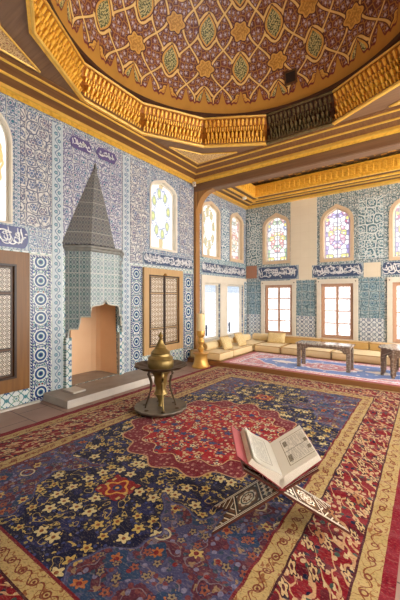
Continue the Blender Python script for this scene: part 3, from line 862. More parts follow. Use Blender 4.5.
# ------------------------------------------------------------------ fireplace
fp = thing('fireplace', 'tiled fireplace with pointed hood and clay lined niche on the left wall', 'fireplace', (XL, 3.55, 0))
def plan(sc=1.0, ext=0.0):
    return [(0.012, -.575 * sc - ext), (.30 * sc + ext, -.30 * sc - ext * .4), (.30 * sc + ext, .30 * sc + ext * .4), (0.012, .62 * sc + ext)]
bm = bmesh.new()
def plan_at(s):      # s in 0..3 along the three facets
    p = plan(); i = min(int(s), 2); f = s - i
    return (p[i][0] + (p[i + 1][0] - p[i][0]) * f, p[i][1] + (p[i + 1][1] - p[i][1]) * f)
low = [(0, .85), (.06, .85), (.10, .98), (.16, 1.07), (.5, 1.07), (.52, 1.12), (.56, 1.18), (.60, 1.27), (1.0, 1.27), (1.0001, 1.38), (1.03, 1.43), (1.1, 1.45), (1.3, 1.46), (1.42, 1.48), (1.5, 1.54)]
low = low + [(3 - s, z) for s, z in reversed(low[:-1])]
top_z = 2.36
O_, I_ = [], []
for s, z in low:
    x, y = plan_at(s)
    k = .80
    O_.append((bm.verts.new((x, y, z)), bm.verts.new((x, y, top_z))))
    I_.append((bm.verts.new((max(x - .06, .004), y * .93, z)), bm.verts.new((max(x - .06, .004), y * .93, top_z))))
for i in range(len(low) - 1):
    bm.faces.new((O_[i][0], O_[i + 1][0], O_[i + 1][1], O_[i][1]))
    bm.faces.new((I_[i + 1][0], I_[i][0], I_[i][1], I_[i + 1][1]))
    bm.faces.new((O_[i + 1][0], O_[i][0], I_[i][0], I_[i + 1][0]))
bmesh.ops.recalc_face_normals(bm, faces=bm.faces[:])
body = link('hood_body', bm, M_hood, fp)
# white edging along the stepped arch
bm = bmesh.new()
tube(bm, [Vector((*(Vector(plan_at(s)) * 1.0), z)) + Vector((.004, 0, 0)) for s, z in low], .012, 6)
link('arch_edging', bm, mat('pale_edge', rgb(206, 204, 192), .4), body)
bm = bmesh.new()
def ringp(sc, ext, z): return [bm.verts.new((x, y, z)) for x, y in plan(sc, ext)]
rs = [ringp(1.0, .0, 2.355), ringp(1.0, .02, 2.37), ringp(1.0, .025, 2.40), ringp(1.0, .05, 2.42), ringp(1.0, .05, 2.45), ringp(1.0, .0, 2.465)]
for a, b in zip(rs, rs[1:]):
    for i in range(3): bm.faces.new((a[i], a[i + 1], b[i + 1], b[i]))
bm.faces.new(rs[0]); bm.faces.new(rs[-1])
bmesh.ops.recalc_face_normals(bm, faces=bm.faces[:])
link('ledge', bm, M_ledge, fp)
bm = bmesh.new()
rs = []
for j in range(13):
    t = j / 12
    k = (1 - t) ** 0.93
    rs.append([bm.verts.new((.012 + (x - .012) * k + .0, y * k, 2.47 + 1.46 * t)) for x, y in ((.012, -.64), (.32, -.31), (.32, .19), (.012, .45))])
for a, b in zip(rs, rs[1:]):
    for i in range(3): bm.faces.new((a[i], a[i + 1], b[i + 1], b[i]))
bmesh.ops.recalc_face_normals(bm, faces=bm.faces[:])
cone = link('hood_cone', bm, M_cone, fp)
bm = bmesh.new()
lathe(bm, [(.03, 0), (.035, .03), (.015, .06), (.02, .09), (.001, .14)], 12, (.02, 0, 3.86)); link('finial', bm, M_ledge, cone, True)
# jambs
for s in (-1, 1):
    bm = bmesh.new(); y0, y1 = sorted((s * .50, s * .60)); box(bm, .013, .075, y0, y1, .12, .93); link('jamb', bm, M_low, fp)
# niche
bm = bmesh.new()
D = .62; z0, z1 = .124, 1.75
bk = [(0.0, -.5), (-D * .75, -.5), (-D, -.36), (-D, .36), (-D * .95, .46), (-D * .8, .5), (0.0, .5)]
lo = [bm.verts.new((x, y, z0)) for x, y in bk]; hi = [bm.verts.new((x * .55 if z1 > 9 else x * .9, y * .9, z1)) for x, y in bk]
for i in range(len(bk) - 1): bm.faces.new((lo[i], lo[i + 1], hi[i + 1], hi[i]))
bm.faces.new(hi)
f = bm.faces.new(lo); f.material_index = 1
bmesh.ops.recalc_face_normals(bm, faces=bm.faces[:])
link('niche', bm, [M_niche, M_hearthtop], fp)
# hearth
bm = bmesh.new(); box(bm, .014, .67, -.95, 1.08, 0.0, .12, .008)
for f in bm.faces:
    f.material_index = 1 if f.calc_center_median().z > .115 and f.normal.z > .5 else 0
bm.normal_update()
for f in bm.faces: f.material_index = 1 if f.normal.z > .9 else 0
link('hearth', bm, [M_marble, M_hearthtop], fp)
bm = bmesh.new(); box(bm, .16, .46, -.72, -.50, .12, .15, .006); link('hearth_block', bm, M_marble, fp)

# ------------------------------------------------------------------ cabinets
def m_inlay(s, lt_, dk):
    def f():
        x, y, z = pos()
        u = x * 1.0; v = z
        p = ping(u / s, .5); q = ping(v / s, .5)
        r = hyp(p, q); a = at2(q, p)
        st = ab(r - (.3 + .08 * cos(a * 8.0)))
        c = mix(lt_, dk, lt(st, .06)); c = mix(c, dk, lt(ab(p - q), .05)); c = mix(c, dk, lt(ab(p + q - .5), .05))
        c = mix(c, dk, lt(mn(p, q), .045) * gt(r, .34))
        return c
    return f
M_inA = mat('lattice_dark_pearl', m_inlay(.062, rgb(226, 218, 200), rgb(84, 56, 40)), .35)
M_inB = mat('lattice_pale_pearl', m_inlay(.10, rgb(228, 216, 194), rgb(124, 96, 70)), .2)
M_panelwood = mat('inner_cabinet_wood', m_wood(rgb(110, 74, 44), rgb(78, 48, 26), 2), .4, bd=.002)
def cabinet(label, u0, u1, z0, z1, fr_w, leaves, inm, doorm, framem=None):
    """u along the wall; local x = along wall, local -y = into the room"""
    root = thing('wall_cabinet', label, 'cabinet', (XL + .014, (u0 + u1) / 2, z0), PI / 2)
    hw = (u1 - u0) / 2; h = z1 - z0
    P3 = lambda u, v, d: (u, -d, v)
    bm = bmesh.new(); holed(bm, rect(-hw, hw, 0, h), [rect(-hw + fr_w, hw - fr_w, fr_w, h - fr_w)], P3, 0.0, 0.05)
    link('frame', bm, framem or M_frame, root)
    bm = bmesh.new(); holed(bm, rect(-hw + fr_w * .86, hw - fr_w * .86, fr_w * .86, h - fr_w * .86), [rect(-hw + fr_w * 1.0, hw - fr_w * 1.0, fr_w * 1.0, h - fr_w * 1.0)], P3, .05, .062)
    link('inner_moulding', bm, M_dark, root)
    n = leaves; W0 = -hw + fr_w; lw = (2 * hw - 2 * fr_w) / n
    for i in range(n):
        a, b = W0 + i * lw + .004, W0 + (i + 1) * lw - .004
        bm = bmesh.new(); prism(bm, rect(a, b, fr_w + .004, h - fr_w - .004), P3, .004, .024)
        door = link('door', bm, doorm, root)
        hh = h - 2 * fr_w - .06; st = .035
        cuts = [(0, .22), (.25, .75), (.78, 1.0)]
        for c0, c1 in cuts:
            bm = bmesh.new(); prism(bm, rect(a + st, b - st, fr_w + .03 + hh * c0, fr_w + .03 + hh * c1), P3, .0245, .032)
            link('inlay_panel', bm, inm, door)
            bm = bmesh.new()
            holed(bm, rect(a + st - .01, b - st + .01, fr_w + .02 + hh * c0, fr_w + .04 + hh * c1), [rect(a + st + .004, b - st - .004, fr_w + .034 + hh * c0, fr_w + .026 + hh * c1)], P3, .0245, .036)
            link('panel_beading', bm, M_dark, door)
    if n == 2:
        bm = bmesh.new(); prism(bm, rect(-.018, .018, fr_w - .01, h - fr_w + .06), P3, .025, .048); link('closing_strip', bm, M_dark, root)
        bm = bmesh.new(); tube(bm, [P3(0, h - fr_w + .05, .05), P3(0, h - fr_w + .05, .075)], .028, 12); tube(bm, [P3(-.06, h - fr_w + .03, .055), P3(.06, h - fr_w + .03, .055)], .012, 8)
        link('latch', bm, mat('latch_brass', rgb(150, 104, 46), .35, .8), root)
    return root
cabinet('gilt framed cabinet with dark lattice panels at the left edge', 1.02, 2.37, 0.26, 2.25, .215, 2, M_inA, M_panelwood, mat('gilt_frame_shaded', m_wood(rgb(146, 100, 46), rgb(98, 62, 26), 2), .4, bd=.003))  # same gilt frame, with the dimmer light at this end put into its colour
cabinet('gilt framed cabinet with pale double doors right of the fireplace', 4.71, 5.99, 0.38, 2.22, .17, 2, M_inB, mat('pale_door_wood', m_wood(rgb(196, 164, 118), rgb(166, 128, 84), 2), .3, bd=.002))

# ------------------------------------------------------------------ carpets
def outline(dist, c, w): return lt(ab(dist), w)
def m_carpet():
    x, y, z = pos()                       # local: centre of the medallion
    n = noise(x, y, 2.2, 3)
    R = hyp(x, y); A = at2(y, x)
    GO = rgb(204, 172, 100); OR = rgb(190, 118, 60); CR_ = rgb(222, 204, 160); MA = rgb(104, 22, 32); NV = rgb(15, 18, 52); LV = rgb(76, 76, 112); TL = rgb(40, 66, 100)
    d5, r5x, r5y, c5, c6 = voro(x / 0.05, y / 0.05, 0.95)
    navy = mix(NV, rgb(34, 38, 84), gt(noise(x, y, 7.0, 2), .55))
    navy = mix(navy, mix(rgb(150, 134, 80), rgb(60, 70, 124), gt(c6, .5)), lt(d5, 0.24) * gt(c5, 0.6))
    navy = vines(navy, x, y, 0.13, rgb(196, 168, 94), .03, 2.0, rgb(196, 168, 96))
    navy = posy(navy, x, y, 0.135, rgb(206, 176, 100), rgb(220, 200, 144), rgb(136, 76, 40), NV, .27, .34)
    lav0 = mix(LV, rgb(92, 44, 60), gt(noise(x, y, 5.0, 4), 0.52))
    dd, rx, ry, c1, c2 = voro(x / 0.21, y / 0.21, 0.85)
    an = at2(ry, rx)
    d3, r3x, r3y, c3, c4 = voro(x / 0.045, y / 0.045, 0.95)
    lav = mix(lav0, mix(rgb(120, 60, 64), mix(rgb(126, 122, 150), rgb(52, 70, 90), gt(c4, .66)), gt(c4, .33)), lt(d3, 0.36) * gt(c3, 0.35))
    lav = vines(lav, x, y, 0.2, rgb(126, 110, 120), .03, 2.0, rgb(150, 120, 90))
    lav = mix(lav, TL, lt(dd, 0.34 + .05 * cos(an * 4.0)) * gt(c2, 0.5) * gt(c1, .25)); lav = mix(lav, mix(rgb(204, 174, 104), rgb(180, 106, 58), gt(c2, .7)), lt(dd, 0.17 + 0.045 * cos(an * 6.0) + .03 * cos(an * 2.0 + c1 * 9.0)) * gt(c1, 0.4)); lav = mix(lav, rgb(126, 34, 38), lt(dd, 0.08))
    lav = posy(lav, x + 5.0, y, .11, rgb(150, 130, 96), rgb(150, 84, 62), rgb(60, 50, 70), rgb(50, 48, 84), .2, .55)
    lav = mix(lav, rgb(206, 190, 150), lt(ab(dd - .26), .03) * lt(c1, .16))
    fine = navy
    # where navy reigns
    bound = R - (1.44 + 0.10 * cos(A * 12.0) + 0.03 * cos(A * 36.0))
    arm = ab(x) - (0.50 + 0.13 * cos(ab(y) * 7.5) + 0.02 * cos(y * 31.0))
    nb = mn(bound, arm)
    fld = mix(lav, rgb(88, 92, 128), lt(nb, 0.022)); fld = mix(fld, rgb(60, 58, 96), lt(nb, 0.01)); fld = mix(fld, fine, lt(nb, 0.0))
    # side cartouches in the navy arms
    # red lobed medallion
    red0 = mix(rgb(172, 20, 32), rgb(140, 14, 32), gt(noise(x, y, 9.0, 2), .54))
    red0 = mix(red0, mix(rgb(214, 180, 146), rgb(40, 50, 90), gt(c6, .6)), lt(d5, .32) * gt(c5, .5))
    red0 = vines(red0, x, y, 0.16, rgb(210, 170, 124), .035, 2.0, rgb(216, 180, 120)); red0 = posy(red0, x, y, .14, CR_, rgb(50, 66, 116), rgb(40, 44, 80), rgb(120, 20, 30), .22, .35)
    md = R - (1.0 + 0.05 * cos(A * 16.0))
    fld = mix(fld, rgb(198, 150, 110), lt(md, 0.02)); fld = mix(fld, rgb(122, 24, 40), lt(md, 0.0))
    fld = mix(fld, mix(rgb(150, 70, 80), rgb(190, 140, 124), c4), lt(md, -.01) * lt(d3, .3) * gt(c3, .4))
    md2 = R - (0.80 + 0.05 * cos(A * 16.0 + PI))
    fld = mix(fld, rgb(214, 180, 130), lt(md2, 0.012)); fld = mix(fld, red0, lt(md2, 0.0))
    # pendants on the long axis
    ay = ab(y)
    pd = ab(x) * 1.0 + ab(ay - 1.46) * 1.15 - (0.19 + 0.02 * cos(x * 60.0))
    px = mx(ab(x) - .145, ab(ay - 1.46) - .13) + 0.012 * cos(x * 70.0) * cos(y * 70.0)
    fld = mix(fld, rgb(140, 26, 34), lt(px, 0.0))
    pr = hyp(x, (ay - 1.46)); pa = at2(ay - 1.46, x)
    fld = mix(fld, rgb(226, 160, 70), lt(ab(pr - (.085 + .02 * cos(pa * 4.0))), .011)); fld = mix(fld, rgb(40, 50, 96), lt(pr, .04)); fld = mix(fld, rgb(226, 160, 70), lt(pr, .016))
    fld = mix(fld, GO, lt(ab(ab(x) - .115), .012) * gt(sin(y * 80.0), 0.0) * lt(px, 0.0))
    # borders
    xi0, xi1, yi0, yi1 = -1.08, 1.27, -2.24, 2.30
    dx = mx(xi0 - x, x - xi1); dy = mx(yi0 - y, y - yi1)
    b = mx(dx, dy)                         # distance outside the field
    # scale so that the right side is narrower
    right = gt(x - xi1, mx(dy, 0.0))
    along = mix(vec(y, 0), vec(x, 0), gt(dy, dx))
    sep = T.nodes.new('ShaderNodeSeparateXYZ'); T.links.new(along.s, sep.inputs[0]); al = E(sep.outputs[0])
    w1 = 0.15; w2 = 0.34 + 0.12 * inv(right); w3 = 0.13
    g1 = mix(rgb(206, 178, 120), rgb(184, 152, 94), n)
    k1 = b - w1 / 2
    gs = vines(g1, al, b, .07, rgb(150, 96, 56), .05, 1.5); vine = ab(k1 - 0.028 * sin(al * 46.0)); gs = mix(gs, rgb(126, 56, 40), lt(vine, .005)); 
    fx = fr(al / 0.13) - .5; fd = hyp(fx * .13, k1); gs = mix(gs, rgb(130, 66, 44), lt(ab(fd - .022), .005)); gs = mix(gs, rgb(120, 50, 40), lt(fd, .009))
    redb = mix(rgb(136, 14, 30), rgb(100, 14, 32), gt(noise(al, b, 10.0, 2), .55))
    redb = mix(redb, mix(NV, mix(rgb(64, 84, 76), rgb(206, 170, 130), gt(c6, .5)), gt(c6, .25)), lt(d5, .34) * gt(c5, .5))
    wq = al + (b - .4) * .9
    redb = vines(redb, wq, b, 0.15, rgb(206, 160, 116), .07, 1.5, rgb(216, 186, 140)); redb = posy(redb, wq, b, .14, rgb(214, 180, 130), rgb(190, 130, 84), rgb(90, 30, 40), rgb(50, 18, 34), .24, .4)
    out = b - w1 - w2
    k3 = out - w3 / 2
    gs3 = vines(g1, al, b + 3.0, .08, rgb(160, 106, 62), .05, 1.5); vine3 = ab(k3 - 0.026 * sin(al * 40.0 + 1.0)); gs3 = mix(gs3, rgb(140, 76, 46), lt(vine3, .005)); fd3 = hyp((fr(al / 0.14) - .5) * .14, k3); gs3 = mix(gs3, rgb(130, 60, 40), lt(ab(fd3 - .018), .005))
    col = mix(fld, rgb(120, 26, 36), gt(b, -0.015)); col = mix(col, gs, gt(b, 0.004)); col = mix(col, rgb(70, 24, 34), gt(b, w1 - .006))
    col = mix(col, redb, gt(b, w1 + .008)); col = mix(col, rgb(80, 26, 36), gt(out, -0.006)); col = mix(col, gs3, gt(out, .008)); col = mix(col, rgb(140, 20, 40), gt(out, w3))
    col = mix(col, (0.0, 0.0, 0.0), .16)
    sp1 = noise(x * .55, y, 105, 3)
    col = mix(col, rgb(24, 14, 24), mx(.5 - sp1, 0.0) * 2.4); col = mix(col, rgb(226, 196, 156), mx(sp1 - .56, 0.0) * .9)
    col = mix(col, mix(rgb(110, 96, 96), rgb(196, 178, 150), c4), lt(noise(x * .35, y, 60, 2), .40) * .12)
    return [col, noise(x, y, 260, 2)]
MX, MY = -2.10, 3.22
def wr(x, y):
    """slack ripples running across the carpet, strongest along its right side"""
    k = max(0.0, min(1.0, (x + 2.3) / 1.4))
    s = math.sin(y * 21 + 1.3 * math.sin(x * 2.3 + y) + x * 3.0) * .5 + math.sin(y * 37 + 2.0 * math.sin(x * 3.1) - x * 4) * .35 + math.sin(y * 12 + x * 5) * .3
    return .013 * (0.2 + .78 * k) * s
def carpet_mesh(x0, x1, y0, y1, nx, ny, thick, ripple, cx, cy, z):
    bm = bmesh.new(); g = []
    for j in range(ny + 1):
        yy = y0 + (y1 - y0) * j / ny
        g.append([bm.verts.new((x0 + (x1 - x0) * i / nx - cx, yy - cy, thick + (max(0, .008 + wr(x0 + (x1 - x0) * i / nx, yy)) if ripple else 0))) for i in range(nx + 1)])
    for j in range(ny):
        for i in range(nx): bm.faces.new((g[j][i], g[j][i + 1], g[j + 1][i + 1], g[j + 1][i]))
    edge = [g[0][i] for i in range(nx + 1)] + [g[j][nx] for j in range(1, ny + 1)] + [g[ny][i] for i in range(nx - 1, -1, -1)] + [g[j][0] for j in range(ny - 1, 0, -1)]
    lowv = [bm.verts.new((v.co.x, v.co.y, 0.0)) for v in edge]
    m = len(edge)
    for i in range(m): bm.faces.new((edge[i], lowv[i], lowv[(i + 1) % m], edge[(i + 1) % m]))
    bm.faces.new(list(reversed(lowv)))
    return bm
c1 = link('carpet', carpet_mesh(-4.02, -0.14, 0.75, 6.20, 90, 400, .008, True, MX, MY, 0), mat('medallion_carpet_pile', m_carpet, .9, bd=.003, sheen=.08, spec=.12), None, True, (MX, MY, 0.001))
tag(c1, 'large red and navy medallion carpet covering the main floor', 'carpet')
def m_rug():
    x, y, z = pos()
    BL = rgb(104, 136, 208); PK = rgb(226, 168, 174); RD = rgb(192, 100, 116); WT = rgb(244, 236, 236)
    field = floral(x, y, 0.3, BL, rgb(96, 132, 205), rgb(120, 150, 212), WT, None, .6, .08)
    d3, rx, ry, c3, c4 = voro(x / 0.11, y / 0.11, .9)
    pink = floral(x, y, 0.16, PK, RD, WT, rgb(110, 120, 180), rgb(206, 120, 132), .6, .12, None, rgb(196, 110, 124))
    hx, hy = 2.15, 0.78
    # spandrels in pink: the field is a long pointed panel
    px = mn(ab(x - .0), ab(x - 0.0))
    sp = ab(x) / 1.75 + ab(y) / 1.25 - 1.0 + 0.03 * cos(x * 12.0)
    c = mix(field, WT, gt(sp, -.03)); c = mix(c, pink, gt(sp, 0.0))
    r = hyp(x / .62, y / .34); a = at2(y / .34, x / .62)
    m = r - (0.93 + .06 * cos(a * 12.0))
    c = mix(c, WT, lt(m, .06)); c = mix(c, pink, lt(m, -.06)); c = mix(c, WT, lt(r, .3)); c = mix(c, rgb(190, 120, 150), lt(r, .22))
    for s in (-1.0, 1.0):
        rr = hyp((x - s * .98) / .26, y / .12); c = mix(c, WT, lt(rr, 1.0 + .1 * cos(at2(y, x - s * .98) * 6.0)))
    b = mx(ab(x) - hx + .36, ab(y) - hy + .22)
    brd = floral(x, y, .13, rgb(230, 184, 188), rgb(200, 112, 126), WT, rgb(100, 110, 170), rgb(230, 190, 180), .6, .12, None, rgb(170, 80, 100))
    c = mix(c, rgb(110, 120, 176), gt(b, 0.0)); c = mix(c, WT, gt(b, .02)); c = mix(c, brd, gt(b, .05)); c = mix(c, WT, gt(b, .19)); c = mix(c, RD, gt(b, .205))
    return [c, noise(x, y, 200, 2)]
c2 = link('carpet', carpet_mesh(-3.84, 0.42, 6.30, 7.93, 30, 20, .01, False, -1.71, 7.11, 0), mat('pink_blue_rug_pile', m_rug, .9, bd=.003, sheen=.3, spec=.2), None, True, (-1.71, 7.11, .1005))
tag(c2, 'pink and blue medallion rug on the raised alcove platform', 'carpet')

# ------------------------------------------------------------------ divan: mattresses, bolsters, pillows
def m_cloth(c1, c2):
    def f():
        x, y, z = pos()
        n = noise(x, y, 7, 3, z)
        return [mix(c1, c2, n), noise(x, y, 90, 2, z)]
    return f
M_seat = mat('ochre_damask', m_cloth(rgb(238, 218, 172), rgb(222, 194, 140)), .75, bd=.003, sheen=.2)
M_seat2 = mat('ochre_damask_deep', m_cloth(rgb(208, 172, 108), rgb(184, 144, 80)), .75, bd=.003, sheen=.2)
M_pipe = mat('ochre_piping', rgb(176, 132, 66), .7)
def soft_box(sx, sy, sz, puff=.02, cuts=6, bev=.03):
    bm = bmesh.new(); box(bm, -sx / 2, sx / 2, -sy / 2, sy / 2, 0, sz)
    bmesh.ops.subdivide_edges(bm, edges=bm.edges[:], cuts=cuts, use_grid_fill=True)
    for v in bm.verts:
        u, q = 2 * v.co.x / sx, 2 * v.co.y / sy; t = v.co.z / sz
        k = (1 - u ** 4) * (1 - q ** 4)
        if t > .99: v.co.z += puff * k
        w_ = math.sin(PI * t) * puff * .8
        if abs(u) > .99: v.co.x += math.copysign(w_ * (1 - q ** 6), u)
        if abs(q) > .99: v.co.y += math.copysign(w_ * (1 - u ** 6), q)
    return bm
def loop_tube(pts, r):
    bm = bmesh.new(); tube(bm, pts + [pts[0]], r, 6); return bm
def mattress(label, x0, x1, y0, y1):
    sx, sy, h = x1 - x0 - .05, y1 - y0 - .05, .17
    root = thing('seat_cushion', label, 'cushion', ((x0 + x1) / 2, (y0 + y1) / 2, .1115), group='seat mattresses of the low divan')
    link('cover', soft_box(sx, sy, h), M_seat, root, True)
    r = .008
    for z in (.006 + .004, h - .002):
        c = [(-sx / 2, -sy / 2, z), (sx / 2, -sy / 2, z), (sx / 2, sy / 2, z), (-sx / 2, sy / 2, z)]
        link('piping', loop_tube(c, r), M_pipe, root)
XF, YF = -3.90, 8.0
mattress('ochre seat mattress nearest the brass candlestick, end facing the room', XL + .04, XF, 6.26, 6.95)
mattress('ochre seat mattress under the second throw pillow, along the side wall', XL + .04, XF, 6.95, YF)
mattress('ochre seat mattress filling the corner of the divan', XL + .04, XF, YF, 9.33)
mattress('ochre seat mattress below the leftmost wooden window', XF, -3.14, YF, 9.33)
mattress('ochre seat mattress behind the left end of the carved bench table', -3.14, -1.88, YF, 9.33)
mattress('ochre seat mattress between bench table and arcaded side table', -1.88, -.62, YF, 9.33)
mattress('ochre seat mattress cut by the right edge behind the arcaded side table', -.62, .66, YF, 9.33)
SZ = .1115 + .17 + .026
def bolster(label, c, L, rz, r=.1):
    root = thing('bolster', label, 'bolster', c, rz, group='round bolsters of the divan')
    prof = [(r * .86, 0), (r * .97, .02), (r, .05), (r, L - .05), (r * .97, L - .02), (r * .86, L)]
    bm = bmesh.new(); lathe(bm, prof, 24)
    R = Matrix.Rotation(PI / 2, 4, 'Y')
    for v in bm.verts: v.co = Matrix.Translation((-L / 2, 0, r)) @ (R @ v.co)
    link('cover', bm, M_seat, root, True)
    for s in (-1, 1):
        bm = bmesh.new(); tube(bm, [(s * (L / 2 - .004), 0, r), (s * (L / 2 + .008), 0, r)], r * .8, 20); link('end_disc', bm, M_seat2, root)
        bm = bmesh.new(); tube(bm, [(s * (L / 2 + .008), 0, r), (s * (L / 2 + .02), 0, r)], .015, 10); link('button', bm, M_pipe, root)
bolster('ochre bolster half hidden behind the tall candle', (-4.36, 6.55, SZ), .5, PI / 2)
bolster('ochre bolster between the two pillows on the side wall divan', (-4.36, 7.22, SZ), .66, PI / 2)
bolster('ochre bolster right of the second pillow, at the divan corner', (-4.36, 8.20, SZ), .8, PI / 2)
bolster('ochre bolster left of the pillow under the leftmost wooden window', (-4.0, 8.86, SZ), .62, 0)
def back_cushion(label, x0, x1):
    root = thing('back_cushion', label, 'cushion', ((x0 + x1) / 2, 8.86, SZ), group='flat backrest cushions under the windows')
    sx = x1 - x0 - .03
    link('cover', soft_box(sx, .3, .17, .012), M_seat2, root, True)
    c = [(-sx / 2, -.15, .168), (sx / 2, -.15, .168), (sx / 2, .15, .168), (-sx / 2, .15, .168)]
    link('piping', loop_tube(c, .008), M_pipe, root)
back_cushion('flat ochre backrest right of the pillow under the leftmost wooden window', -3.30, -2.30)
back_cushion('flat ochre backrest behind the bench table top', -2.30, -1.16)
back_cushion('flat ochre backrest left of the arcaded side table', -1.16, -.2)
back_cushion('flat ochre backrest cut by the right edge', -.2, .64)
M_pil = mat('pale_gold_brocade', lambda: floral(pos()[0], pos()[2], .09, rgb(232, 210, 158), rgb(214, 184, 120), rgb(206, 172, 104), rgb(236, 220, 180), None, .4, .09), .65, sheen=.2)
def pillow(label, c, rz, tilt, s=.3, h=.3):
    root = thing('throw_pillow', label, 'pillow', c, rz, group='pale gold throw pillows')
    bm = bmesh.new(); bmesh.ops.create_grid(bm, x_segments=12, y_segments=12, size=.5)
    top = bm.verts[:]
    for v in top:
        u, q = v.co.x * 2, v.co.y * 2
        k = ((1 - u * u) * (1 - q * q)); v.co.z = .075 * max(k, 0) ** .45 * 1.0
        pin = 1 - .06 * (1 - abs(u * q)) * max(abs(u), abs(q)) ** 3
        v.co.x *= s * pin; v.co.y *= h * pin
    r = bmesh.ops.duplicate(bm, geom=bm.verts[:] + bm.edges[:] + bm.faces[:])
    dup = [g for g in r['geom'] if isinstance(g, bmesh.types.BMVert)]
    for v in dup: v.co.z *= -1
    bmesh.ops.reverse_faces(bm, faces=[g for g in r['geom'] if isinstance(g, bmesh.types.BMFace)])
    bmesh.ops.remove_doubles(bm, verts=bm.verts[:], dist=.0005)
    M = Matrix.Rotation(PI / 2 - tilt, 4, 'X')
    for v in bm.verts: v.co = M @ v.co
    z0 = min(v.co.z for v in bm.verts)
    for v in bm.verts: v.co.z -= z0
    link('cover', bm, M_pil, root, True)
    co_ = [M @ Vector((a * s / 2, b * h / 2, 0)) - Vector((0, 0, z0)) for a, b in ((-1, -1), (1, -1), (1, 1), (-1, 1))]
    link('piping', loop_tube(co_, .006), M_pipe, root)
pillow('pale gold pillow beside the candlestick on the side wall divan', (-4.10, 6.88, SZ), PI / 2 - .15, .5, .34, .34)
pillow('pale gold pillow in the middle of the side wall divan', (-4.10, 7.62, SZ), PI / 2 - .1, .5, .36, .36)
pillow('pale gold pillow under the leftmost wooden window', (-3.48, 8.6, SZ), 0.1, .4, .5, .30)
bm = bmesh.new(); box(bm, XL + .04, XL + .32, 6.80, 9.3, .32, .40)

# ------------------------------------------------------------------ bench table
def m_pearl():
    x, y, z = pos()
    d, rx, ry, c1, c2 = voro((x + y) / .045, (z + y * .6) / .045, .6)
    c = mix(rgb(136, 116, 98), rgb(116, 96, 80), c1)
    c = mix(c, rgb(160, 144, 126), lt(d, .3) * gt(c2, .3)); return c
M_pearl = mat('inlaid_walnut', m_pearl, .3)
M_ttop = mat('inlaid_table_top', lambda: mix(rgb(150, 134, 120), rgb(196, 186, 174), gt(noise(pos()[0], pos()[1], 30, 2), .5)), .18)  # paler than the legs: reflected light put into the top's colour
bt = thing('bench_table', 'long low inlaid wooden table with arched apron on the alcove rug', 'table', (-1.76, 6.98, .112), -0.0)
tl, td, th = 1.10, .42, .52
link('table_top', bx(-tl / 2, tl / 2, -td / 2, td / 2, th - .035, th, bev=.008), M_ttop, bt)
for sx in (-1, 1):
    for sy in (-1, 1):
        x, y = sx * (tl / 2 - .06), sy * (td / 2 - .05)
        link('leg', bx(x - .036, x + .036, y - .034, y + .034, 0, th - .036, bev=.006), M_pearl, bt)
def apron(L, h, n=16):
    P = [(-L / 2, 0), (-L / 2, -h)]
    for i in range(n + 1):
        t = -1 + 2 * i / n
        P.append((L / 2 * .92 * t, -h + (h - .05) * (1 - abs(t) ** 5) ** .5 if abs(t) < 1 else -h))
    return P + [(L / 2, -h), (L / 2, 0)]
for sy in (-1, 1):
    bm = bmesh.new(); prism(bm, apron(tl - .2, .13), lambda u, v, d: (u, sy * (td / 2 - .05) + d, th - .037 + v), -.018, .018); link('apron', bm, M_pearl, bt)
for sx in (-1, 1):
    bm = bmesh.new(); prism(bm, apron(td - .16, .12), lambda u, v, d: (sx * (tl / 2 - .06) + d, u, th - .037 + v), -.018, .018); link('apron', bm, M_pearl, bt)

# ------------------------------------------------------------------ arcaded side table
st = thing('side_table', 'polygonal arcaded inlaid side table at the right edge of the rug', 'table', (-.38, 7.10, .112))
n = 8; RR = .36; hh = .545
bm = bmesh.new(); lathe(bm, [(RR + .05, hh - .03), (RR + .06, hh - .02), (RR + .06, hh - .004), (RR + .05, hh)], n)
R8 = Matrix.Rotation(PI / 8, 4, 'Z')
for v in bm.verts: v.co = R8 @ v.co
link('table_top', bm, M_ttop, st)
for k in range(n):
    a0 = PI / 8 + k * PI / 4
    p0 = Vector((RR * math.cos(a0), RR * math.sin(a0))); p1 = Vector((RR * math.cos(a0 + PI / 4), RR * math.sin(a0 + PI / 4)))
    t = (p1 - p0); L = t.length; t.normalize(); nn = Vector((-t.y, t.x))
    ow = L * .30
    P = [(0, 0), (0, hh - .031), (L, hh - .031), (L, 0), (L - .035, 0), (L - .035, .03), (L / 2 + ow, .05), (L / 2 + ow, .30), (L / 2 + ow * .8, .36), (L / 2 + ow * .35, .385), (L / 2, .42), (L / 2 - ow * .35, .385), (L / 2 - ow * .8, .36), (L / 2 - ow, .30), (L / 2 - ow, .05), (.035, .03), (.035, 0)]
    bm = bmesh.new(); prism(bm, P, lambda u, v, d: (*(p0 + t * u + nn * d), v), 0, .02)
    link('arcade_panel', bm, M_pearl, st)
    bm = bmesh.new(); tube(bm, [(p0.x, p0.y, 0), (p0.x, p0.y, hh - .032)], .019, 8); link('leg', bm, M_pearl, st)

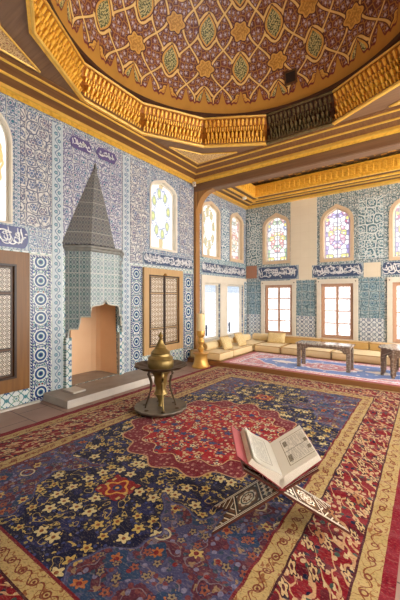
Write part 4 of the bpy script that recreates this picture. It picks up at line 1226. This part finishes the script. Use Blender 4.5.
# ------------------------------------------------------------------ brazier
def brass(c1, c2, s=14): return lambda: mix(c1, c2, noise(pos()[0], pos()[1], s, 4, pos()[2]))
M_br = mat('aged_brass', brass(rgb(176, 148, 86), rgb(120, 98, 56)), .32, .6)
M_brd = mat('tarnished_bronze', brass(rgb(112, 92, 70), rgb(74, 60, 48)), .42, .6)
M_brt = mat('tarnished_tray', brass(rgb(128, 116, 98), rgb(88, 78, 66), 8), .45, .35)
bz = thing('brazier', 'domed brass brazier with scalloped tray and round base in front of the fireplace', 'brazier', (-3.04, 3.315, .032))
bm = bmesh.new(); lathe(bm, [(.10, 0), (.32, 0), (.352, .015), (.366, .045), (.36, .055), (.33, .045), (.27, .036), (.02, .042)], 96, lobes=16, amp=.018); link('base_tray', bm, M_brt, bz, True)
for k in range(6):
    a = k * PI / 3 + .35
    bm = bmesh.new(); lathe(bm, [(.03, .028), (.034, .036), (.02, .048), (.001, .05)], 14, (.24 * math.cos(a), .24 * math.sin(a), 0)); link('rosette', bm, M_brd, bz, True)
for k in range(4):
    a = math.radians(-38) + k * PI / 2
    d = Vector((math.cos(a), math.sin(a), 0))
    pts = [d * r + Vector((0, 0, z)) for r, z in ((.215, .036), (.20, .09), (.165, .18), (.135, .28), (.13, .36), (.15, .42), (.17, .46), (.16, .50))]
    bm = bmesh.new(); tube(bm, pts, [.012, .012, .013, .016, .02, .022, .02, .014], 10); link('leg', bm, M_br if k == 0 else M_brd, bz, True)
bm = bmesh.new(); lathe(bm, [(.02, .036), (.04, .05), (.03, .08), (.035, .12), (.06, .17), (.10, .21), (.075, .25), (.07, .30), (.095, .36), (.09, .42), (.12, .47), (.16, .5)], 32); link('stem', bm, M_br, bz, True)
bm = bmesh.new(); lathe(bm, [(.06, .44), (.11, .46), (.15, .52), (.16, .55), (.10, .55)], 36); link('bowl', bm, M_br, bz, True)
bm = bmesh.new(); lathe(bm, [(.12, .515), (.2, .52), (.31, .545), (.355, .57), (.362, .582), (.352, .584), (.30, .56), (.2, .538), (.12, .535)], 96, lobes=12, amp=.035); link('upper_tray', bm, M_brd, bz, True)
bm = bmesh.new(); lathe(bm, [(.17, .54), (.18, .56), (.18, .625), (.172, .65), (.178, .665), (.165, .685), (.14, .70), (.13, .73), (.136, .745), (.105, .775), (.08, .80), (.083, .812), (.058, .84), (.042, .88), (.03, .915), (.012, .925)], 40); lid = link('lid', bm, M_br, bz, True)
bm = bmesh.new(); lathe(bm, [(.012, .92), (.03, .932), (.014, .945), (.036, .965), (.036, .983), (.018, 1.0), (.008, 1.01), (.012, 1.02), (.001, 1.03)], 20); link('finial', bm, M_br, lid, True)
for o_ in bz.children_recursive:
    for v in o_.data.vertices:
        if v.co.z > .06: v.co.z = .06 + (v.co.z - .06) * 1.09 if v.co.z < .64 else v.co.z + .052

# ------------------------------------------------------------------ candlestick and candle
cs = thing('candlestick', 'large brass candlestick with flared base beside the post', 'candlestick', (-4.22, 5.95, 0))
M_cs = mat('bright_brass', brass(rgb(232, 184, 100), rgb(200, 148, 68), 6), .3, .45)
bm = bmesh.new(); lathe(bm, [(.20, 0), (.207, .025), (.19, .05), (.168, .1), (.15, .18), (.145, .26), (.16, .30), (.185, .315), (.185, .33), (.06, .345)], 40); link('base', bm, M_cs, cs, True)
bm = bmesh.new(); lathe(bm, [(.05, .34), (.055, .38), (.075, .41), (.08, .43), (.055, .46), (.045, .5), (.06, .53), (.085, .56), (.085, .6), (.06, .63), (.05, .67), (.07, .69), (.085, .72)], 32); link('stem', bm, M_cs, cs, True)
bm = bmesh.new(); lathe(bm, [(.08, .715), (.095, .725), (.1, .8), (.095, .83), (.085, .83)], 32); link('socket', bm, M_cs, cs, True)
cd = thing('candle', 'thick pale gold candle standing in the brass candlestick', 'candle', (-4.22, 5.95, .832))
M_wax = mat('ivory_wax', lambda: mix(rgb(244, 220, 170), rgb(230, 200, 144), noise(pos()[0], pos()[1], 5, 3, pos()[2])), .5)
bm = bmesh.new(); lathe(bm, [(.098, 0), (.1, .02), (.1, .37), (.094, .385), (.05, .38)], 28); link('wax', bm, M_wax, cd, True)
bm = bmesh.new(); tube(bm, [(0, 0, .38), (.004, 0, .405), (.008, 0, .42)], .006, 6); link('wick', bm, M_dark, cd)

# ------------------------------------------------------------------ folding book stand
AXv = Vector((-.582, .813, 0)); EV = Vector((.813, .582, 0))
rz = math.atan2(EV.y, EV.x)
OX, OY = -0.86, 2.13
bs = thing('book_stand', 'inlaid wooden folding book stand with notched feet on the carpet', 'book stand', (OX, OY, .0), rz)
def m_rahle():
    """u along the plank, v across it, in plank coordinates stored as the object's own axes"""
    x, y, z = pos()
    s = hyp(x, z - .275)                                # distance along the plank from the crossing
    v = y
    hw = .128
    DK = rgb(50, 30, 20); CRM = rgb(232, 222, 200); BRN = rgb(104, 70, 46)
    e = hw - ab(v)
    c = BRN
    c = mix(c, DK, lt(e, .035)); c = mix(c, CRM, lt(ab(e - .0105), .004)); c = mix(c, CRM, lt(ab(e - .024), .0035))
    # square field with a star
    sc = s - .235
    p = ab(sc); q = ab(v)
    inb = lt(mx(p, q), .088)
    a = at2(v, sc); r = hyp(sc, v)
    star = mix(rgb(128, 92, 58), rgb(90, 58, 36), gt(r, .078))
    pet = ab(r - .05) - .021 * (0.35 + .65 * ab(cos(a * 4.0)))
    star = mix(star, CRM, lt(pet, 0.0)); star = mix(star, DK, lt(ab(r - .05), .005)); star = mix(star, CRM, lt(r, .02 + .006 * cos(a * 8.0)))
    star = mix(star, CRM, gt(p + q, .145) * lt(p + q, .158)); star = mix(star, DK, gt(mx(p, q), .080))
    c = mix(c, star, inb)
    c = mix(c, DK, lt(ab(p - .100), .011) * gt(e, .03)); c = mix(c, CRM, lt(ab(p - .100), .004) * gt(e, .03))
    fo = s - .37
    zig = ab(fo - ab(v) * .9)
    foot = mix(BRN, CRM, lt(ab(fr((s + ab(v) * .8) / .05) - .5), .10)); foot = mix(foot, DK, lt(ab(fr((s + ab(v) * .8) / .05) - .25), .07))
    c = mix(c, foot, gt(s, .345) * gt(e, .03))
    tri = mix(CRM, DK, gt(ab(fr(s / .04) - .5) + ab(fr(v / .04) - .5), .5))
    c = mix(c, tri, lt(s, .125) * gt(e, .04))
    return c
M_rah = mat('inlaid_rahle_wood', m_rahle, .22)
M_rahe = mat('rahle_edge_wood', rgb(92, 44, 34), .35)
CZ = .275; ANG = math.radians(31.0)
def plank(sgn):
    """sgn -1: foot to the left. lower half and upper half in one board"""
    Ld, Lu, hw = .535, .29, .128
    notch = [(-Ld, -hw), (-Ld + .10, -.0 - .03), (-Ld + .13, 0.0), (-Ld + .10, .03), (-Ld, hw)]
    P = [(Lu, -hw), (Lu, hw), (-Ld + .03, hw), (-Ld + .06, .085), (-Ld + .105, .055), (-Ld + .10, .03), (-Ld + .17, .0), (-Ld + .10, -.03), (-Ld + .105, -.055), (-Ld + .04, -.09), (-Ld, -hw)]
    bm = bmesh.new()
    ca, sa = math.cos(ANG), math.sin(ANG)
    def to3(u, v, d):
        return (-sgn * (u * ca) - sgn * (-d * sa) * 1.0, v, CZ + u * sa + d * ca)
    prism(bm, P, to3, -.007, .007)
    bm.normal_update()
    for f in bm.faces: f.material_index = 0 if abs(f.normal.dot(Vector(to3(0, 0, 1)) - Vector(to3(0, 0, 0)))) > .8 else 1
    return bm
for s in (-1, 1):
    bm = plank(s)
    zmin = min(v.co.z for v in bm.verts)
    for v in bm.verts: v.co.z -= 0
    link('plank', bm, [M_rah, M_rahe], bs)
bs.location.z = .0 - (CZ - .535 * math.sin(ANG) - .011 * math.cos(ANG)) + .024

# ------------------------------------------------------------------ open book
BZ = bs.location.z + CZ + .035
bk = thing('open_book', 'large open printed book with red cover lying on the book stand', 'book', (OX, OY, BZ), rz)
BL = .39
BA = math.radians(36)
ca, sa = math.cos(BA), math.sin(BA)
BOFF = .045     # the book sits a little towards the far end of the stand
TILT = .10
def half(sgn, u, v, d): return (sgn * (u * ca - d * sa), v + BOFF, u * sa + d * ca + (v + BL / 2) * TILT)
M_cov = mat('red_book_cloth', lambda: mix(rgb(150, 52, 56), rgb(120, 38, 44), noise(pos()[0], pos()[1], 40, 2, pos()[2])), .6)
M_endp = mat('rose_endpaper', rgb(160, 78, 80), .7)
M_pgedge = mat('page_edges', lambda: mix(rgb(240, 232, 216), rgb(214, 204, 186), gt(sin(pos()[2] * 1600.0 + pos()[0] * 900.0), 0.2)), .8)
for sgn in (-1, 1):
    bm = bmesh.new(); prism(bm, rect(.012, .37 if sgn < 0 else .325, -BL / 2 - .006, BL / 2 + .006), lambda u, v, d: half(sgn, u, v, d), 0.0, .005)
    cv = link('cover', bm, M_cov, bk)
    if sgn < 0:
        bm = bmesh.new(); prism(bm, rect(.20, .366, -BL / 2, BL / 2), lambda u, v, d: half(sgn, u, v, d), .0052, .0065); link('endpaper', bm, M_endp, cv)
bm = bmesh.new(); prism(bm, rect(-.02, .02, -BL / 2 - .008, BL / 2 + .008), lambda u, v, d: (u, v + BOFF, d + (v + BL / 2) * TILT), -.004, .004); link('spine', bm, M_cov, bk)
def page_block(sgn, prof_top, thick_end, M_top, name):
    bm = bmesh.new(); N = len(prof_top)
    rows = []
    for (u, d) in prof_top:
        base = max(.006, d - (thick_end if thick_end else d)) if thick_end else .0056
        rows.append([bm.verts.new(half(sgn, u, -BL / 2, base)), bm.verts.new(half(sgn, u, -BL / 2, d)), bm.verts.new(half(sgn, u, BL / 2, d)), bm.verts.new(half(sgn, u, BL / 2, base))])
    for a, b in zip(rows, rows[1:]):
        f = bm.faces.new((a[1], b[1], b[2], a[2])); f.material_index = 1
        bm.faces.new((a[0], b[0], b[1], a[1])); bm.faces.new((a[3], a[2], b[2], b[3])); bm.faces.new((a[0], a[3], b[3], b[0]))
    bm.faces.new(rows[0]); bm.faces.new(list(reversed(rows[-1])))
    bmesh.ops.recalc_face_normals(bm, faces=bm.faces[:])
    return link(name, bm, [M_pgedge, M_top], bk, False)
def m_page(right):
    def f():
        x, y, z = pos()
        u = (x if right else -x) / ca * 1.0; v = y - BOFF
        P = rgb(250, 246, 236); K = rgb(120, 112, 100); G = rgb(150, 130, 90)
        c = mix(P, rgb(244, 238, 224), noise(x, y, 12, 3))
        cu = u - .19 if right else u - .17
        fr_ = mx(ab(cu) - .105, ab(v) - .145)
        ln = fr(v / .0145)
        ink = lt(ab(ln - .5), .22) * gt(noise(u, v * 0.2, 95, 2), .46) * lt(ab(ab(cu) - .0), .09) * lt(ab(v), .135)
        if right:
            ink = ink * .55
            c = mix(c, K, ink)
            c = mix(c, G, lt(ab(fr_), .0022))
            for (a, b, hu, hv) in ((-.078, .085, .016, .03), (-.08, -.08, .016, .035), (.08, .02, .014, .02), (.082, -.07, .014, .02), (.145, .10, .008, .014)):
                rr = mx(ab(cu - a) - hu, ab(v - b) - hv)
                c = mix(c, mix(rgb(176, 166, 146), rgb(120, 112, 98), gt(noise(u, v, 170, 2), .5)), lt(rr, 0.0))
            c = mix(c, K, lt(ab(v), .0018) * lt(ab(cu), .105))
        else:
            c = mix(c, rgb(150, 144, 136), ink * .5)
            c = mix(c, rgb(160, 150, 130), lt(ab(fr_), .002))
        return c
    return f
rt = [(.0, .03), (.012, .05), (.03, .060), (.06, .063), (.12, .060), (.2, .054), (.27, .048), (.322, .043)]
page_block(1, rt, None, mat('page_right_print', m_page(True), .8), 'page_block')
ltop = [(.0, .03), (.012, .05), (.035, .066), (.07, .072), (.12, .064), (.17, .05), (.21, .042), (.25, .04), (.28, .046)]
page_block(-1, ltop, None, mat('page_left_print', m_page(False), .45), 'page_block')
# a few loose leaves lifted on the left
for k, lift in enumerate((.012, .02)):
    bm = bmesh.new(); rows = []
    for i, (u, d) in enumerate(ltop[2:]):
        t = i / (len(ltop) - 3)
        rows.append([bm.verts.new(half(-1, u * (1 - .01 * k), s * BL / 2 * .995, d + lift * t ** 1.5 + .001)) for s in (-1, 1)])
    for a, b in zip(rows, rows[1:]): bm.faces.new((a[0], b[0], b[1], a[1]))
    r = bmesh.ops.solidify(bm, geom=bm.faces[:], thickness=.0006)
    link('leaf', bm, MATS['page_left_print'], bk, True)
